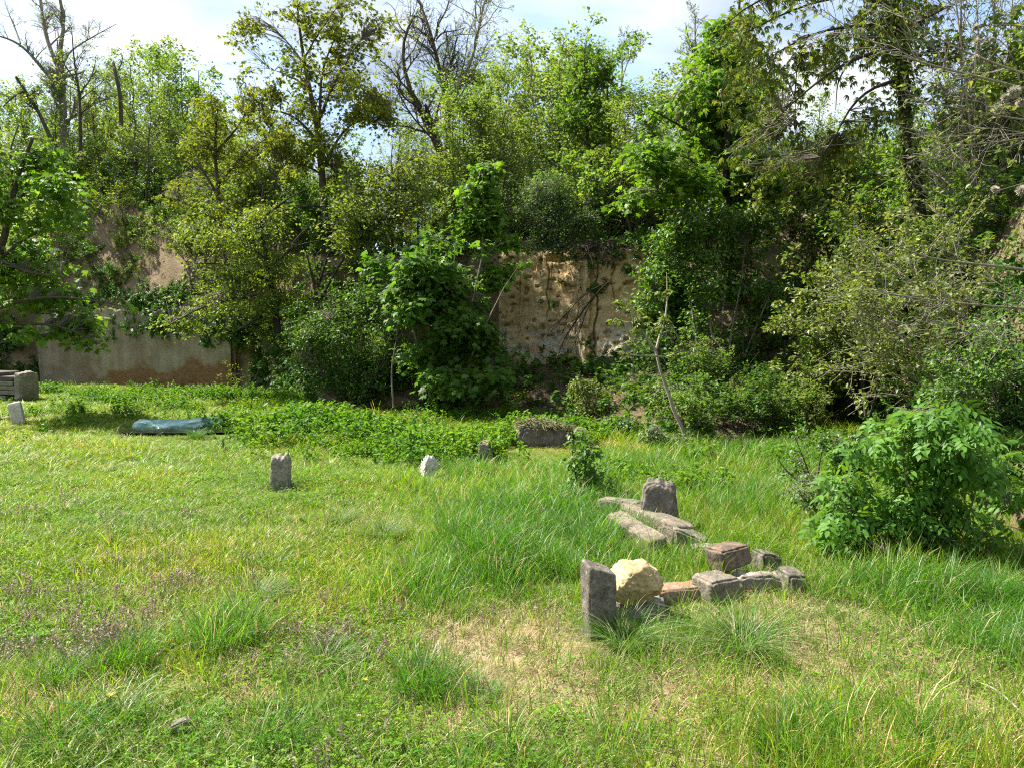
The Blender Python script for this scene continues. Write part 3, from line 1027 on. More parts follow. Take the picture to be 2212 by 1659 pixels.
# ------------------------------------------------------------------ bare tall trees on the skyline
def bare_tree(label, base, limbs, seed, n1=60, n2=420, n3=900, bark='bark', r_tw=.55, lf=0, trop=.3, lm='leaf_wood', ratio=.42):
    rg = np.random.default_rng(seed)
    wood = []
    P, Rr = [], []
    for i, (Q, r0, r1) in enumerate(limbs):
        Q = poly(Q, 14)
        r = np.linspace(r0, r1, 14) * .66
        wood.append(('trunk' if i == 0 else 'limb', [(Q[None], r[None], 7)], None))
        P.append(Q); Rr.append(r)
    P, Rr = np.array(P), np.array(Rr)
    a = level(P, Rr, n1, ratio * .75, .75, (.3, 1), 7, .32, trop, .5, rg)
    b = level(a[0], a[1], int(n2 * 1.15), .5, .75, (.2, 1), 6, .3, trop * .6, .55, rg)
    c = level(b[0], b[1], int(n3 * 1.3), .5, .7, (.3, 1), 4, .32, .15, .6, rg)
    c = (c[0], np.maximum(c[1], .004))
    wood.append(('twigs', [(a[0], a[1], 4), (b[0], np.maximum(b[1], .005), 3), (c[0], c[1], 3)], 'stuff'))
    crown = leafset(c[0], lf, .09, 'kite_wide', rg, tr=(.6, 1), jit=.04) if lf else None
    return plant('bare_tree', label, 'tree', base, wood, crown, lm, bark=bark, twigmat=bark)


Yb = 30.
mk = lambda pts, ox, oy, Y, dY=0.: limb_px(zp(ox, oy, pts), Y, 14, .15, rng, dY)
b0 = mk([(405, 1100), (402, 800), (400, 650), (385, 460), (380, 330)], 0, 0, Yb)
bare_tree('tall bare tree with twisting rusty-grey limbs on the left skyline', b0[0],
          [(b0, .26, .16), (mk([(385, 470), (330, 340), (290, 230), (270, 120), (258, 0), (250, -60)], 0, 0, Yb, 1.), .13, .07), (mk([(380, 340), (390, 250), (410, 170), (400, 90), (380, 0), (370, -60)], 0, 0, Yb, -.6), .13, .07),
           (mk([(390, 580), (340, 520), (260, 430), (200, 350), (130, 280), (40, 240), (-40, 225)], 0, 0, Yb, -1.5), .12, .04), (mk([(398, 420), (430, 335), (530, 270), (620, 220), (740, 155)], 0, 0, Yb, 1.2), .07, .015),
           (mk([(130, 280), (100, 190), (60, 100), (30, 20)], 0, 0, Yb, 1.), .05, .02)], 201, 60, 480, 1500, 'bark_grey', lf=350)
b1 = mk([(510, 1000), (510, 700), (505, 560), (470, 420), (460, 250), (455, 180)], 0, 0, 28.5)
bare_tree('thin bare dark tree just right of the twisting bare tree', b1[0], [(b1, .11, .02), (mk([(505, 600), (580, 500), (610, 380)], 0, 0, 28.5, 1), .05, .015)], 202, 26, 200, 600, lf=700)
b2 = mk([(770, 800), (765, 600), (740, 500), (720, 405)], 0, 0, 29)
bare_tree('dark snapped trunk with one upturned side branch left of the maple', b2[0], [(b2, .12, .09), (mk([(750, 450), (775, 400), (780, 360), (770, 340)], 0, 0, 29), .04, .015)], 203, 4, 14, 30)
b3 = mk([(330, 900), (230, 680), (160, 580), (100, 490)], 0, 0, 27)
bare_tree('crooked dark leaning tree with a long side branch at the left edge', b3[0], [(b3, .11, .06), (mk([(160, 580), (90, 610), (20, 680)], 0, 0, 27, -1), .06, .03)], 204, 14, 90, 260, lf=300)
c0 = mk([(1260, 1300), (1225, 1060), (1180, 950), (1130, 840), (1060, 720), (1000, 600), (940, 470), (925, 330), (930, 200), (945, 165), (1020, 100)], 700, 0, 25.)
bare_tree('bare leaning tree with black crooked trunk right of the big maple', c0[0],
          [(c0, .20, .05), (mk([(1235, 1020), (1240, 700), (1200, 520), (1150, 340), (1120, 170), (1060, 60), (1035, -40)], 700, 0, 25., 1.), .14, .05),
           (mk([(1160, 250), (1200, 205), (1280, 200), (1340, 180)], 700, 0, 25.7, -.5), .05, .015), (mk([(1160, 230), (1170, 150), (1220, 80), (1240, 0)], 700, 0, 25.7, .8), .06, .03),
           (mk([(1200, 960), (1150, 820), (1100, 700), (1090, 670)], 700, 0, 24.8), .09, .07)], 205, 66, 480, 1400, 'bark', lf=500)
d0 = mk([(1240, 700), (1280, 560), (1340, 500), (1390, 430), (1410, 300), (1420, 200), (1450, 80), (1475, -30)], 700, 0, 25.4, .5)
d0b = np.concatenate([[at(955, 420, 25.4)], d0])
bare_tree('upright bare grey tree behind the leaning black one', d0b[0], [(d0b, .11, .05), (mk([(1415, 130), (1405, 60), (1415, -20)], 700, 0, 25.9), .05, .03), (mk([(1420, 230), (1380, 170), (1300, 120)], 700, 0, 25.9, .6), .03, .01)], 206, 36, 260, 800, 'bark_grey', lf=500)
e0 = mk([(1170, 700), (1190, 460), (1205, 330), (1180, 220), (1195, 100)], 1400, 0, 27)
bare_tree('small bare-topped tree above the bright layered maple', e0[0], [(e0, .10, .025), (mk([(1205, 330), (1260, 250), (1280, 200)], 1400, 0, 27, .5), .04, .015), (mk([(1200, 350), (1140, 230), (1130, 150)], 1400, 0, 27, -.5), .04, .015)], 207, 24, 160, 500, 'bark_grey', lf=250)
f0 = mk([(680, 800), (720, 560), (740, 430), (790, 340), (820, 290)], 1400, 0, 26)
bare_tree('bare thin tree with upswept twigs right of the pale tree over the cliff', f0[0], [(f0, .06, .012), (mk([(720, 560), (730, 400), (720, 300), (770, 220)], 1400, 0, 26), .04, .012)], 208, 22, 150, 420, 'bark_grey', lf=150)

# ------------------------------------------------------------------ big maple on the edge
Y = 20.6
bm = [(limb_px([(706, 560), (704, 480), (697, 400), (691, 330)] + zp(700, 0, [(410, 890), (390, 720), (350, 560), (320, 400), (290, 200), (275, 60), (270, -60)]), Y, 18, .06), .125, .02)]
for pts, r0, dy in [([(410, 800), (425, 640), (420, 460), (450, 380), (520, 250), (560, 120)], .09, .8), ([(415, 760), (440, 700), (520, 500), (600, 380), (680, 250)], .08, -.7), ([(445, 1060), (560, 830), (680, 750), (860, 740)], .09, .6),
                    ([(420, 1100), (290, 1040), (150, 1040)], .06, -.8), ([(385, 880), (270, 740), (100, 690), (-60, 720)], .08, -.5), ([(350, 560), (220, 480), (100, 440)], .05, .8), ([(430, 1310), (300, 1310), (90, 1360), (10, 1500)], .06, -1.2),
                    ([(430, 1000), (500, 1080), (620, 1130), (720, 1100)], .05, -1.), ([(400, 860), (380, 700), (440, 560)], .06, 1.6), ([(330, 430), (240, 300), (130, 180), (40, 120)], .05, .4), ([(440, 1420), (340, 1440), (230, 1560)], .04, -1.3), ([(315, 380), (400, 230), (520, 60)], .05, -1.)]:
    bm.append((limb_px(zp(700, 0, pts), Y, 10, .1, rng, dy), r0 * .55, .008))
bl = blobs_px([(690, 40, 95), (610, 80, 85), (770, 70, 80), (600, 170, 90), (690, 150, 95), (770, 160, 75), (560, 220, 65), (640, 240, 85), (740, 240, 85), (800, 240, 55), (690, 300, 75), (620, 300, 60), (770, 370, 45), (620, 380, 40), (560, 130, 40), (730, 320, 50), (830, 60, 45), (530, 60, 45), (540, 190, 45), (820, 200, 50), (845, 255, 35)], Y, .75, 1.1, .5)
bigm = cloud_tree('maple_tree', 'big yellow-green maple with a straight dark trunk on the edge of the bank', 'tree', bm[0][0][0], bm, bl, 1500, 6, .085, 'whorl', 'leaf_yellow', 'bark', .006, .14, .35, .5, .6, .08, 301, extra=700, shell=.5, fr=1.5)

# yellowish tree left of it and the layered tree drooping over the rendered wall
Y = 23.
yt = [(limb_px([(480, 600), (478, 480), (470, 400), (462, 320), (470, 240)], Y, 12, .1), .12, .02)] + [(limb_px(p, Y, 9, .1, rng, dy), .05, .01) for p, dy in
      [([(474, 430), (440, 370), (400, 330)], .5), ([(470, 400), (530, 330), (590, 290)], -.5), ([(465, 340), (430, 280), (420, 230)], .7), ([(466, 330), (520, 270), (540, 220)], .4), ([(478, 480), (420, 450), (380, 430)], -.7), ([(478, 460), (550, 420), (610, 400)], -.8)]]
cloud_tree('maple_tree', 'rounded yellow-green tree filling the gap left of the big maple', 'tree', yt[0][0][0], yt, blobs_px([(440, 330, 60), (490, 265, 55), (545, 260, 55), (420, 420, 55), (480, 470, 65), (560, 400, 70), (600, 330, 55), (520, 350, 60), (620, 440, 50), (450, 230, 35)], Y, .8, 1.1, .5),
           1000, 6, .08, 'whorl', 'leaf_yellow', 'bark', .006, .15, .3, .4, .6, -.05, 302, extra=200)
Y = 19.
yt = [(limb_px([(600, 720), (590, 640), (575, 560), (560, 480), (570, 400)], Y, 12, .1), .10, .02)] + [(limb_px(p, Y, 9, .08, rng, dy), .045, .008) for p, dy in
      [([(590, 650), (520, 640), (440, 660), (370, 700)], -1.), ([(585, 610), (500, 570), (420, 570)], -.8), ([(575, 560), (500, 510), (430, 500)], .4), ([(565, 500), (500, 450), (440, 440)], .5), ([(580, 580), (640, 530), (690, 520)], -.6), ([(592, 660), (560, 690), (500, 720)], -1.2), ([(560, 480), (620, 430), (660, 410)], -.4)]]
cloud_tree('hornbeam_tree', 'olive-green tree with level sprays hanging in front of the stained wall', 'tree', yt[0][0][0], yt, blobs_px([(440, 500, 55), (500, 520, 70), (570, 480, 65), (450, 580, 60), (530, 590, 70), (610, 560, 60), (400, 690, 50), (470, 660, 60), (540, 670, 55), (440, 720, 35), (600, 640, 45), (430, 450, 35), (380, 630, 30)], Y, .45, 1., .5),
           900, 10, .085, 'kite_wide', 'leaf_olive', 'bark_dark', .006, .22, .25, .25, .45, -.05, 303, extra=300, fr=1.6)
Y = 18.6
yt = [(limb_px([(690, 700), (680, 620), (660, 540)], Y, 10, .1), .06, .01), (limb_px([(685, 660), (740, 560), (790, 500)], Y, 10, .1), .04, .01), (limb_px([(680, 640), (720, 520), (740, 440)], Y + .6, 10, .1), .04, .01), (limb_px([(780, 640), (800, 520), (850, 400)], Y + .8, 10, .1), .04, .01)]
cloud_tree('shrub', 'twiggy yellowish shrub under the big maple, left of the dark thicket', 'shrub', yt[0][0][0], yt, blobs_px([(760, 480, 70), (820, 420, 75), (750, 580, 50), (690, 660, 40), (880, 380, 60), (790, 540, 60), (860, 470, 60), (640, 700, 40), (900, 450, 50)], Y, .8, 1., .5),
           700, 8, .085, 'kite_wide', 'leaf_olive', 'bark_dark', .006, .2, .2, .5, .7, -.1, 304, extra=500)

# ------------------------------------------------------------------ left maple reaching in over the meadow
Y = 15.2
lm_ = [(limb_px([(-150, 900), (-120, 760), (-60, 660), (0, 560), (14, 500), (30, 400), (70, 300)], Y, 16, .05), .13, .03)] + [(limb_px(p, Y, 10, .06, rng, dy), r, .008) for p, r, dy in
      [([(-90, 720), (0, 660), (80, 640), (160, 640), (280, 665)], .05, -1.2), ([(-70, 690), (30, 700), (130, 700), (220, 745)], .045, -.8), ([(0, 560), (60, 510), (150, 480)], .045, .5), ([(14, 500), (-20, 400), (-40, 300)], .05, -.5), ([(20, 450), (70, 400), (120, 380)], .035, -.8),
       ([(-110, 760), (-30, 745), (40, 735), (80, 730)], .04, -.6), ([(0, 560), (60, 590), (150, 600)], .04, -1.), ([(30, 400), (20, 330), (40, 270)], .03, .4), ([(-40, 620), (30, 610), (110, 560)], .04, 1.)]]
bl = blobs_px([(30, 300, 60), (70, 350, 65), (0, 380, 70), (110, 400, 60), (40, 460, 75), (120, 480, 55), (60, 540, 60), (0, 560, 60), (120, 590, 50), (60, 640, 55), (150, 640, 45), (210, 660, 36), (250, 662, 26), (30, 700, 50), (120, 690, 40), (190, 700, 32), (215, 745, 24), (-60, 420, 90), (-60, 560, 90), (-70, 300, 80), (170, 470, 34), (165, 560, 36), (185, 600, 36), (230, 690, 34), (200, 720, 32), (270, 670, 28), (140, 720, 36), (90, 720, 36)], Y, .6, 1.1, .5)
leftm = cloud_tree('maple_tree', 'maple at the left edge reaching bright leafy boughs over the board stack', 'tree', lm_[0][0][0], lm_, bl, 760, 6, .12, 'maple', 'leaf_maple_bright', 'bark', .006, .19, .3, .3, .5, .03, 305, fr=1.3, parts=260, extra=300, shell=.55)

# ------------------------------------------------------------------ thicket between wall and cliff
Y = 17.2
yt = [(limb_px(p, Y, 10, .06, rng, dy), .03, .008) for p, dy in [([(745, 870), (730, 780), (710, 690)], -.4), ([(760, 872), (780, 760), (800, 650)], -.2), ([(770, 875), (830, 780), (870, 700)], -.5), ([(740, 870), (690, 800), (660, 740)], -.3), ([(765, 870), (760, 760), (750, 680)], .4)]]
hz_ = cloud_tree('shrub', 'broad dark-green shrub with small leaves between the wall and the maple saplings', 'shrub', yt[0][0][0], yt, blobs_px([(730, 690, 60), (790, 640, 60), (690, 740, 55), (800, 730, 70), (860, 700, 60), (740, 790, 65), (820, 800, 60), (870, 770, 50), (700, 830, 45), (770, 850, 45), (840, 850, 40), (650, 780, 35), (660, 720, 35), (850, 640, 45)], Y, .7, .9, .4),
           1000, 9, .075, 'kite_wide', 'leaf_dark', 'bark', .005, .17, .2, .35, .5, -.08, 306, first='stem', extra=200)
Y = 16.
yt = [(limb_px(p, Y, 12, .05, rng, dy), r, .01) for p, r, dy in [([(955, 865), (950, 760), (940, 650), (930, 540)], .04, .3), ([(978, 860), (975, 760), (975, 640), (985, 520)], .04, .2), ([(930, 855), (905, 760), (880, 660), (850, 560)], .035, .2), ([(850, 880), (845, 800), (855, 740)], .025, -.4),
      ([(1000, 850), (1020, 760), (1060, 680), (1090, 620)], .03, -.3), ([(985, 855), (1010, 700), (1040, 560)], .035, .5), ([(1010, 860), (1040, 820), (1060, 790)], .02, -.4)]]
cm_ = cloud_tree('maple_sapling', 'clump of tall maple saplings with big dark leaves left of the cliff', 'tree', yt[0][0][0], yt, blobs_px([(900, 570, 60), (850, 560, 50), (960, 600, 65), (1040, 600, 60), (1085, 640, 45), (1060, 740, 60), (1000, 690, 60), (1075, 570, 45), (1010, 800, 50), (1050, 820, 40), (930, 660, 60), (930, 520, 50), (1000, 530, 50), (870, 640, 45), (930, 760, 40), (1100, 690, 30), (860, 760, 35), (970, 820, 40)], Y, .65, .9, .4),
           1050, 10, .13, 'maple', 'leaf_maple', 'bark_grey', .005, .22, .3, .3, .45, -.08, 307, first='stem', parts=260)
Y = 17.3
yt = [(limb_px([(1030, 640), (1040, 560), (1045, 470), (1042, 380)], Y, 12, .05), .03, .008), (limb_px([(1040, 560), (1075, 530), (1100, 520)], Y, 8, .05, rng, -.4), .015, .005), (limb_px([(1043, 480), (1010, 450), (995, 440)], Y, 8, .05, rng, -.3), .015, .005)]
cloud_tree('maple_sapling', 'sunlit bright-green maple top standing above the saplings beside the cliff', 'tree', yt[0][0][0], yt, blobs_px([(1045, 370, 32), (1030, 420, 38), (1060, 470, 42), (1080, 525, 36), (1010, 490, 38), (1040, 540, 35), (1075, 590, 35)], Y, .7, .9, .3),
           260, 9, .13, 'maple', 'leaf_maple_bright', 'bark_grey', .005, .2, .3, .3, .45, -.1, 308, parts=80)
Y = 18.2
yt = [(limb_px(p, Y, 10, .05, rng, dy), .03, .008) for p, dy in [([(1195, 530), (1180, 470), (1160, 420)], -.3), ([(1205, 530), (1210, 460), (1205, 400)], 0.), ([(1215, 530), (1250, 480), (1270, 440)], -.3), ([(1200, 530), (1150, 490), (1120, 460)], -.3)]]
cloud_tree('shrub', 'bluish-green fine-leaved shrub overhanging the top of the cliff', 'shrub', yt[0][0][0], yt, blobs_px([(1150, 430, 45), (1200, 400, 50), (1175, 470, 55), (1250, 430, 48), (1220, 500, 50), (1270, 480, 40), (1140, 480, 40), (1215, 450, 50), (1170, 520, 35), (1210, 540, 28, -.5), (1280, 440, 30), (1110, 520, 30, -.2), (1150, 530, 34, -.3), (1235, 530, 34, -.3), (1290, 520, 30, -.2), (1340, 505, 26, -.2)], Y, .85, .9, .3),
           900, 10, .06, 'kite_wide', 'leaf_blue', 'bark', .005, .15, .2, .5, .6, -.1, 309, first='stem', extra=200)
# pale tree over the cliff
Y = 20.5
pt = [(limb_px(zp(1400, 0, [(510, 1500), (520, 1300), (530, 1100), (515, 920), (490, 750), (490, 560), (480, 400), (500, 260)]), Y, 16, .06), .08, .015)] + [(limb_px(zp(1400, 0, p), Y, 9, .08, rng, dy), .035, .006) for p, dy in
      [([(515, 930), (440, 850), (330, 830), (250, 830)], -.5), ([(520, 960), (600, 900), (660, 850)], .4), ([(495, 800), (420, 740), (330, 700)], .4), ([(490, 700), (560, 600), (620, 480)], -.4), ([(488, 600), (430, 480), (400, 380)], .4), ([(485, 480), (550, 400), (600, 330)], .3)]]
cloud_tree('maple_tree', 'airy lime-green maple with thin straight trunk rising from the cliff top', 'tree', pt[0][0][0], pt, blobs_px([(q[0], q[1], r) for q, r in zip(zp(1400, 0, [(500, 320), (440, 430), (580, 400), (620, 480), (520, 520), (400, 560), (330, 700), (250, 760), (420, 740), (560, 680), (600, 760), (640, 880), (360, 830), (560, 860), (480, 620)]), [30, 32, 32, 28, 36, 34, 34, 28, 34, 34, 30, 28, 26, 28, 34])], Y, .6, 1., .4),
           360, 6, .095, 'whorl', 'leaf_maple_bright', 'bark', .005, .22, .3, .45, .55, .05, 310, fr=1.8, shell=.6, extra=200)

# ------------------------------------------------------------------ right of the cliff
Y = 17.
rm = [(limb_px([(1575, 560), (1572, 440), (1568, 330), (1575, 200), (1592, 70), (1600, -20)], Y, 16, .06), .11, .02)] + [(limb_px(p, Y, 10, .08, rng, dy), .05, .008) for p, dy in
      [([(1572, 420), (1510, 350), (1450, 330), (1370, 345)], -1.), ([(1570, 360), (1500, 290), (1430, 250), (1400, 235)], -.5), ([(1568, 320), (1510, 230), (1460, 190)], .6), ([(1572, 230), (1540, 150), (1520, 110)], -.6), ([(1570, 340), (1630, 270), (1660, 220)], .5), ([(1574, 420), (1500, 410), (1420, 420)], -1.2), ([(1575, 200), (1610, 120), (1640, 60)], .5), ([(1570, 400), (1600, 340), (1620, 320)], -1.3)]]
rm_ = cloud_tree('maple_tree', 'bright green maple with layered boughs right of the cliff top', 'tree', rm[0][0][0], rm, blobs_px([(1420, 325, 52), (1375, 345, 34), (1470, 300, 52), (1540, 300, 55), (1440, 245, 45), (1500, 225, 50), (1560, 170, 50), (1525, 125, 45), (1600, 95, 50), (1590, 230, 50), (1420, 410, 52), (1500, 390, 55), (1580, 420, 52), (1620, 330, 50), (1640, 180, 40), (1560, 60, 35), (1640, 30, 45), (1350, 440, 20), (1660, 400, 50)], Y, .5, 1.1, .6),
           950, 9, .125, 'maple', 'leaf_maple_bright', 'bark_dark', .006, .28, .35, .2, .4, .02, 311, fr=1.5, parts=200)
Y = 15.6
yt = [(limb_px(p, Y, 12, .05, rng, dy), .035, .008) for p, dy in [([(1550, 880), (1540, 760), (1530, 640), (1525, 540)], .2), ([(1568, 850), (1575, 740), (1600, 620), (1610, 530)], 0.), ([(1520, 880), (1510, 760), (1490, 640), (1475, 530)], .1), ([(1556, 860), (1560, 700), (1570, 560)], .5), ([(1530, 870), (1500, 800), (1450, 700), (1410, 640)], -.3), ([(1575, 860), (1620, 740), (1670, 620)], -.2)]]
cloud_tree('shrub', 'tall fresh-green shrub with grey stems right of the cliff', 'shrub', yt[0][0][0], yt, blobs_px([(1480, 480, 45), (1540, 465, 50), (1600, 500, 50), (1440, 530, 42), (1520, 550, 60), (1600, 580, 55), (1430, 600, 45), (1480, 630, 50), (1395, 655, 34), (1660, 560, 45), (1560, 640, 50), (1660, 640, 40), (1640, 480, 40), (1500, 700, 40)], Y, .8, .9, .4),
           1000, 9, .085, 'kite_wide', 'leaf_fresh', 'bark_grey', .005, .18, .2, .45, .5, -.08, 312, first='stem', extra=200)
Y = 16.4
yt = [(limb_px(p, Y, 10, .05, rng, dy), .03, .008) for p, dy in [([(1630, 880), (1640, 780), (1650, 680)], 0), ([(1480, 870), (1470, 790), (1450, 720)], 0), ([(1700, 870), (1710, 780), (1720, 680)], .2), ([(1600, 880), (1590, 800), (1560, 720)], .3)]]
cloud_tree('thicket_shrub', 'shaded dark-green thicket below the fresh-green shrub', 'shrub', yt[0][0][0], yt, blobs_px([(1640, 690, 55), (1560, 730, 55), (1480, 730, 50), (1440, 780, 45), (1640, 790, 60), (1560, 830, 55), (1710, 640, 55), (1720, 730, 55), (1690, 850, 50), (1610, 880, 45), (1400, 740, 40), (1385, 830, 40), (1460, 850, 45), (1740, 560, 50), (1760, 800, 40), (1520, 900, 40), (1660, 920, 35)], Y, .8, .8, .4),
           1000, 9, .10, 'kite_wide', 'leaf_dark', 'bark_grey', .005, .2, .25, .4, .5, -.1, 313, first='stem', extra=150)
# drooping tree at upper right
Y = 12.2
dt = [(limb_px(zp(2100, 0, [(1000, 1500), (985, 1250), (940, 950), (900, 650), (900, 400), (860, 200), (850, 0), (840, -120)]), Y, 18, .05), .13, .06)]
for pts, r0, dy in [([(870, 510), (760, 530), (640, 600), (520, 730), (470, 900), (370, 1000)], .06, -.8), ([(850, 310), (700, 330), (560, 390), (400, 470), (300, 580), (150, 680), (60, 800)], .07, -1.), ([(800, 155), (640, 165), (450, 180), (300, 220), (100, 330), (-60, 450)], .06, -.4), ([(850, 60), (700, -20), (500, -40), (200, 60), (-100, 200), (-300, 330)], .06, .3),
                    ([(860, 200), (1000, 150), (1150, 60), (1300, 0)], .05, .5), ([(850, 0), (600, -120), (200, -100), (-150, 60), (-330, 260)], .06, -1.), ([(900, 420), (1050, 330), (1200, 260)], .04, -.5), ([(560, 390), (480, 520), (470, 700)], .03, -.5), ([(300, 220), (230, 380), (210, 560), (215, 760)], .025, -.3), ([(100, 330), (20, 520), (-10, 700)], .025, -.4), ([(-100, 200), (-200, 420), (-260, 600)], .025, .2), ([(470, 180), (420, 330), (390, 480)], .02, .5)]:
    dt.append((limb_px(zp(2100, 0, pts), Y, 10, .05, rng, dy), r0 * .5, .006))
bl = blobs_px([(1690, 60, 70), (1620, 130, 60), (1580, 220, 45), (1690, 160, 70), (1750, 80, 60), (1640, 260, 50), (1720, 250, 55), (1800, 60, 60), (1680, 330, 45), (1760, 330, 45), (1790, 160, 45), (1620, 340, 35), (1850, 30, 50), (1730, 400, 40), (1930, 40, 60), (1880, 260, 45), (2020, 60, 50), (1650, 20, 60), (1880, 150, 40), (1560, 300, 30), (1820, 330, 30), (1700, -60, 100), (1900, -60, 100)], Y, 1.1, 1., .5)
cloud_tree('chestnut_tree', 'tree with hanging reddish-tinged leaves and ivy-clad dark trunk at upper right', 'tree', dt[0][0][0], dt, bl, 760, 5, .085, 'palmate', 'leaf_droop', 'bark_dark', .006, .16, .5, .7, .6, .02, 314, fr=2., extra=1800, sag=.02)

# ivy climbing the trunk of the drooping tree
rg = np.random.default_rng(15)
_q = dt[0][0]
n_ = 2600
_f = (rg.random(n_) ** .8) * 16.5
_i = _f.astype(int); _w = (_f - _i)[:, None]
_p = _q[_i] * (1 - _w) + _q[_i + 1] * _w
_d = nrm(rg.normal(size=(n_, 3)) * np.array([1, 1, .25]))
_p = _p + _d * (.10 + .16 * rg.random(n_) ** 2)[:, None]
V, F = leaves(_p, nrm(_d * .5 + np.array([0, 0, -.6]) + .5 * rg.normal(size=(n_, 3))), nrm(_d + .4 * rg.normal(size=(n_, 3))), .065 * (.6 + .7 * rg.random(n_)), 'kite_wide')
o = link('ivy', mesh_data('ivy', rel(V, _q[0]), F, [M['leaf_olive']]), None, _q[0], label='ivy climbing the dark trunk of the drooping tree at upper right', cat='ivy')

# ------------------------------------------------------------------ brush on the right bank
def brush(label, base_px, heads, Y, seed, n1, n2, lf, size, lm, bark='bark_pale', r0=.022, dY=0., group=None, dens=1., tmpl='kite_wide', parts=0):
    rg = np.random.default_rng(seed)
    limbs, P, Rr = [], [], []
    for (bx, by), (mx_, my), (hx, hy), dy in heads:
        Q = limb_px([(bx, by), (mx_, my), (hx, hy)], Y, 12, .04, rg, dy)
        r = np.linspace(r0, r0 * .3, 12)
        limbs.append(('stem', [(Q[None], r[None], 5)], None)); P.append(Q); Rr.append(r)
    P, Rr = np.array(P), np.array(Rr)
    a = level(P, Rr, n1, .42, .65, (.2, 1), 6, .26, .1, .55, rg)
    b = level(a[0], a[1], n2, .5, .7, (.2, 1), 5, .32, -.05, .6, rg)
    a = (a[0], np.maximum(a[1], .004)); b = (b[0], np.maximum(b[1], .003))
    limbs.append(('twigs', [(a[0], a[1], 4), (b[0], b[1], 3)], 'stuff'))
    crown = merge([leafset(b[0], int(lf * .8), size, tmpl, rg, jit=.03, tr=(.3, 1)), leafset(a[0], int(lf * .2), size, tmpl, rg, jit=.03)])
    root = plant('shrub', label, 'shrub', P[0][0], limbs, crown, lm, group, bark, twigmat=bark)
    return root


brush('tangled twiggy shrub with pale arching stems under the drooping tree', None, [((2080, 950), (2060, 800), (1960, 560), -.5), ((2090, 950), (2080, 760), (1900, 520), .3), ((2075, 950), (1990, 760), (1850, 660), -.6), ((2095, 950), (2110, 740), (2060, 520), .4), ((2085, 950), (2010, 840), (1800, 700), -.5), ((2080, 950), (1960, 720), (1780, 600), .2), ((2100, 950), (2150, 750), (2190, 560), .2)],
      9.4, 401, 140, 1100, 9500, .055, 'leaf_brush')
brush('dense small-leaved bush at the foot of the earth bank at the right edge', None, [((2180, 1020), (2150, 860), (2090, 740), -.3), ((2190, 1020), (2190, 850), (2170, 700), 0), ((2200, 1010), (2240, 830), (2250, 680), .2), ((2170, 1020), (2110, 900), (2050, 820), -.3), ((2185, 1015), (2160, 900), (2130, 800), -.6)],
      7.6, 402, 110, 900, 10000, .042, 'leaf_fresh', bark='bark_grey', r0=.018)
brush('yellow-green twiggy shrub left of the pale arching stems', None, [((1860, 900), (1820, 740), (1740, 620), -.4), ((1870, 900), (1860, 720), (1820, 580), 0), ((1880, 900), (1920, 740), (1930, 620), .2), ((1865, 900), (1790, 760), (1700, 690), -.5), ((1870, 900), (1840, 640), (1860, 480), .5)],
      12.5, 403, 120, 900, 8500, .075, 'leaf_brush', bark='bark')
brush('tall loose green shrub in front of the ivy-clad trunk', None, [((2010, 900), (2000, 600), (1940, 420), 0), ((2030, 900), (2060, 600), (2080, 400), .3), ((2040, 900), (2120, 620), (2160, 420), .4), ((1990, 900), (1930, 640), (1880, 500), -.2), ((2060, 900), (2180, 660), (2230, 500), .3)],
      13.5, 404, 130, 1100, 11000, .085, 'leaf_fresh', bark='bark')
brush('yellowish leafy shrub on the hill crest between the layered maple and the ivy-clad trunk', None, [((1760, 640), (1750, 480), (1720, 360), 0), ((1780, 640), (1800, 460), (1820, 350), .2), ((1790, 640), (1850, 500), (1890, 400), .2), ((1770, 640), (1700, 520), (1660, 440), -.2), ((1800, 640), (1880, 560), (1940, 500), 0.)],
      15.5, 407, 130, 1000, 8500, .10, 'leaf_brush', bark='bark')
brush('leafy green shrub covering the brown bank at the right edge of the wood', None, [((2060, 640), (2050, 480), (2020, 360), 0), ((2090, 640), (2120, 470), (2140, 350), .2), ((2110, 640), (2180, 480), (2230, 370), .3), ((2070, 640), (2000, 540), (1960, 440), -.2)],
      14.5, 408, 120, 1000, 8500, .095, 'leaf_wood_green', bark='bark')
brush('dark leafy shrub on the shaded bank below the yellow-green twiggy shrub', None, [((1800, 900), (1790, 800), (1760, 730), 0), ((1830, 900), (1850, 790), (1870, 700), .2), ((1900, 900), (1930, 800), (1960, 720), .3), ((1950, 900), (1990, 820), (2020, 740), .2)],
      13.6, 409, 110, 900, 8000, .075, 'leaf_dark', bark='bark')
brush('leafy shrub on the bank behind the arching bare branches', None, [((2160, 760), (2150, 560), (2080, 420), 0), ((2180, 760), (2190, 560), (2200, 400), .2), ((2200, 760), (2260, 560), (2280, 430), .3), ((2150, 760), (2080, 620), (2010, 520), -.3)],
      11., 405, 110, 900, 8500, .07, 'leaf_wood_green', bark='bark')
brush('thin leaning stems covered in sparse leaves at the top right corner', None, [((2150, 700), (2140, 350), (2150, -40), 0), ((2170, 700), (2170, 330), (2190, -60), .3), ((2090, 700), (2080, 330), (2075, -60), .3), ((2110, 700), (2100, 300), (2060, -40), -.3), ((2210, 700), (2230, 300), (2240, -60), 0), ((2130, 700), (2125, 250), (2105, -60), .6)],
      11.8, 406, 150, 1300, 1900, .07, 'leaf_wood', bark='bark_pale', r0=.03)

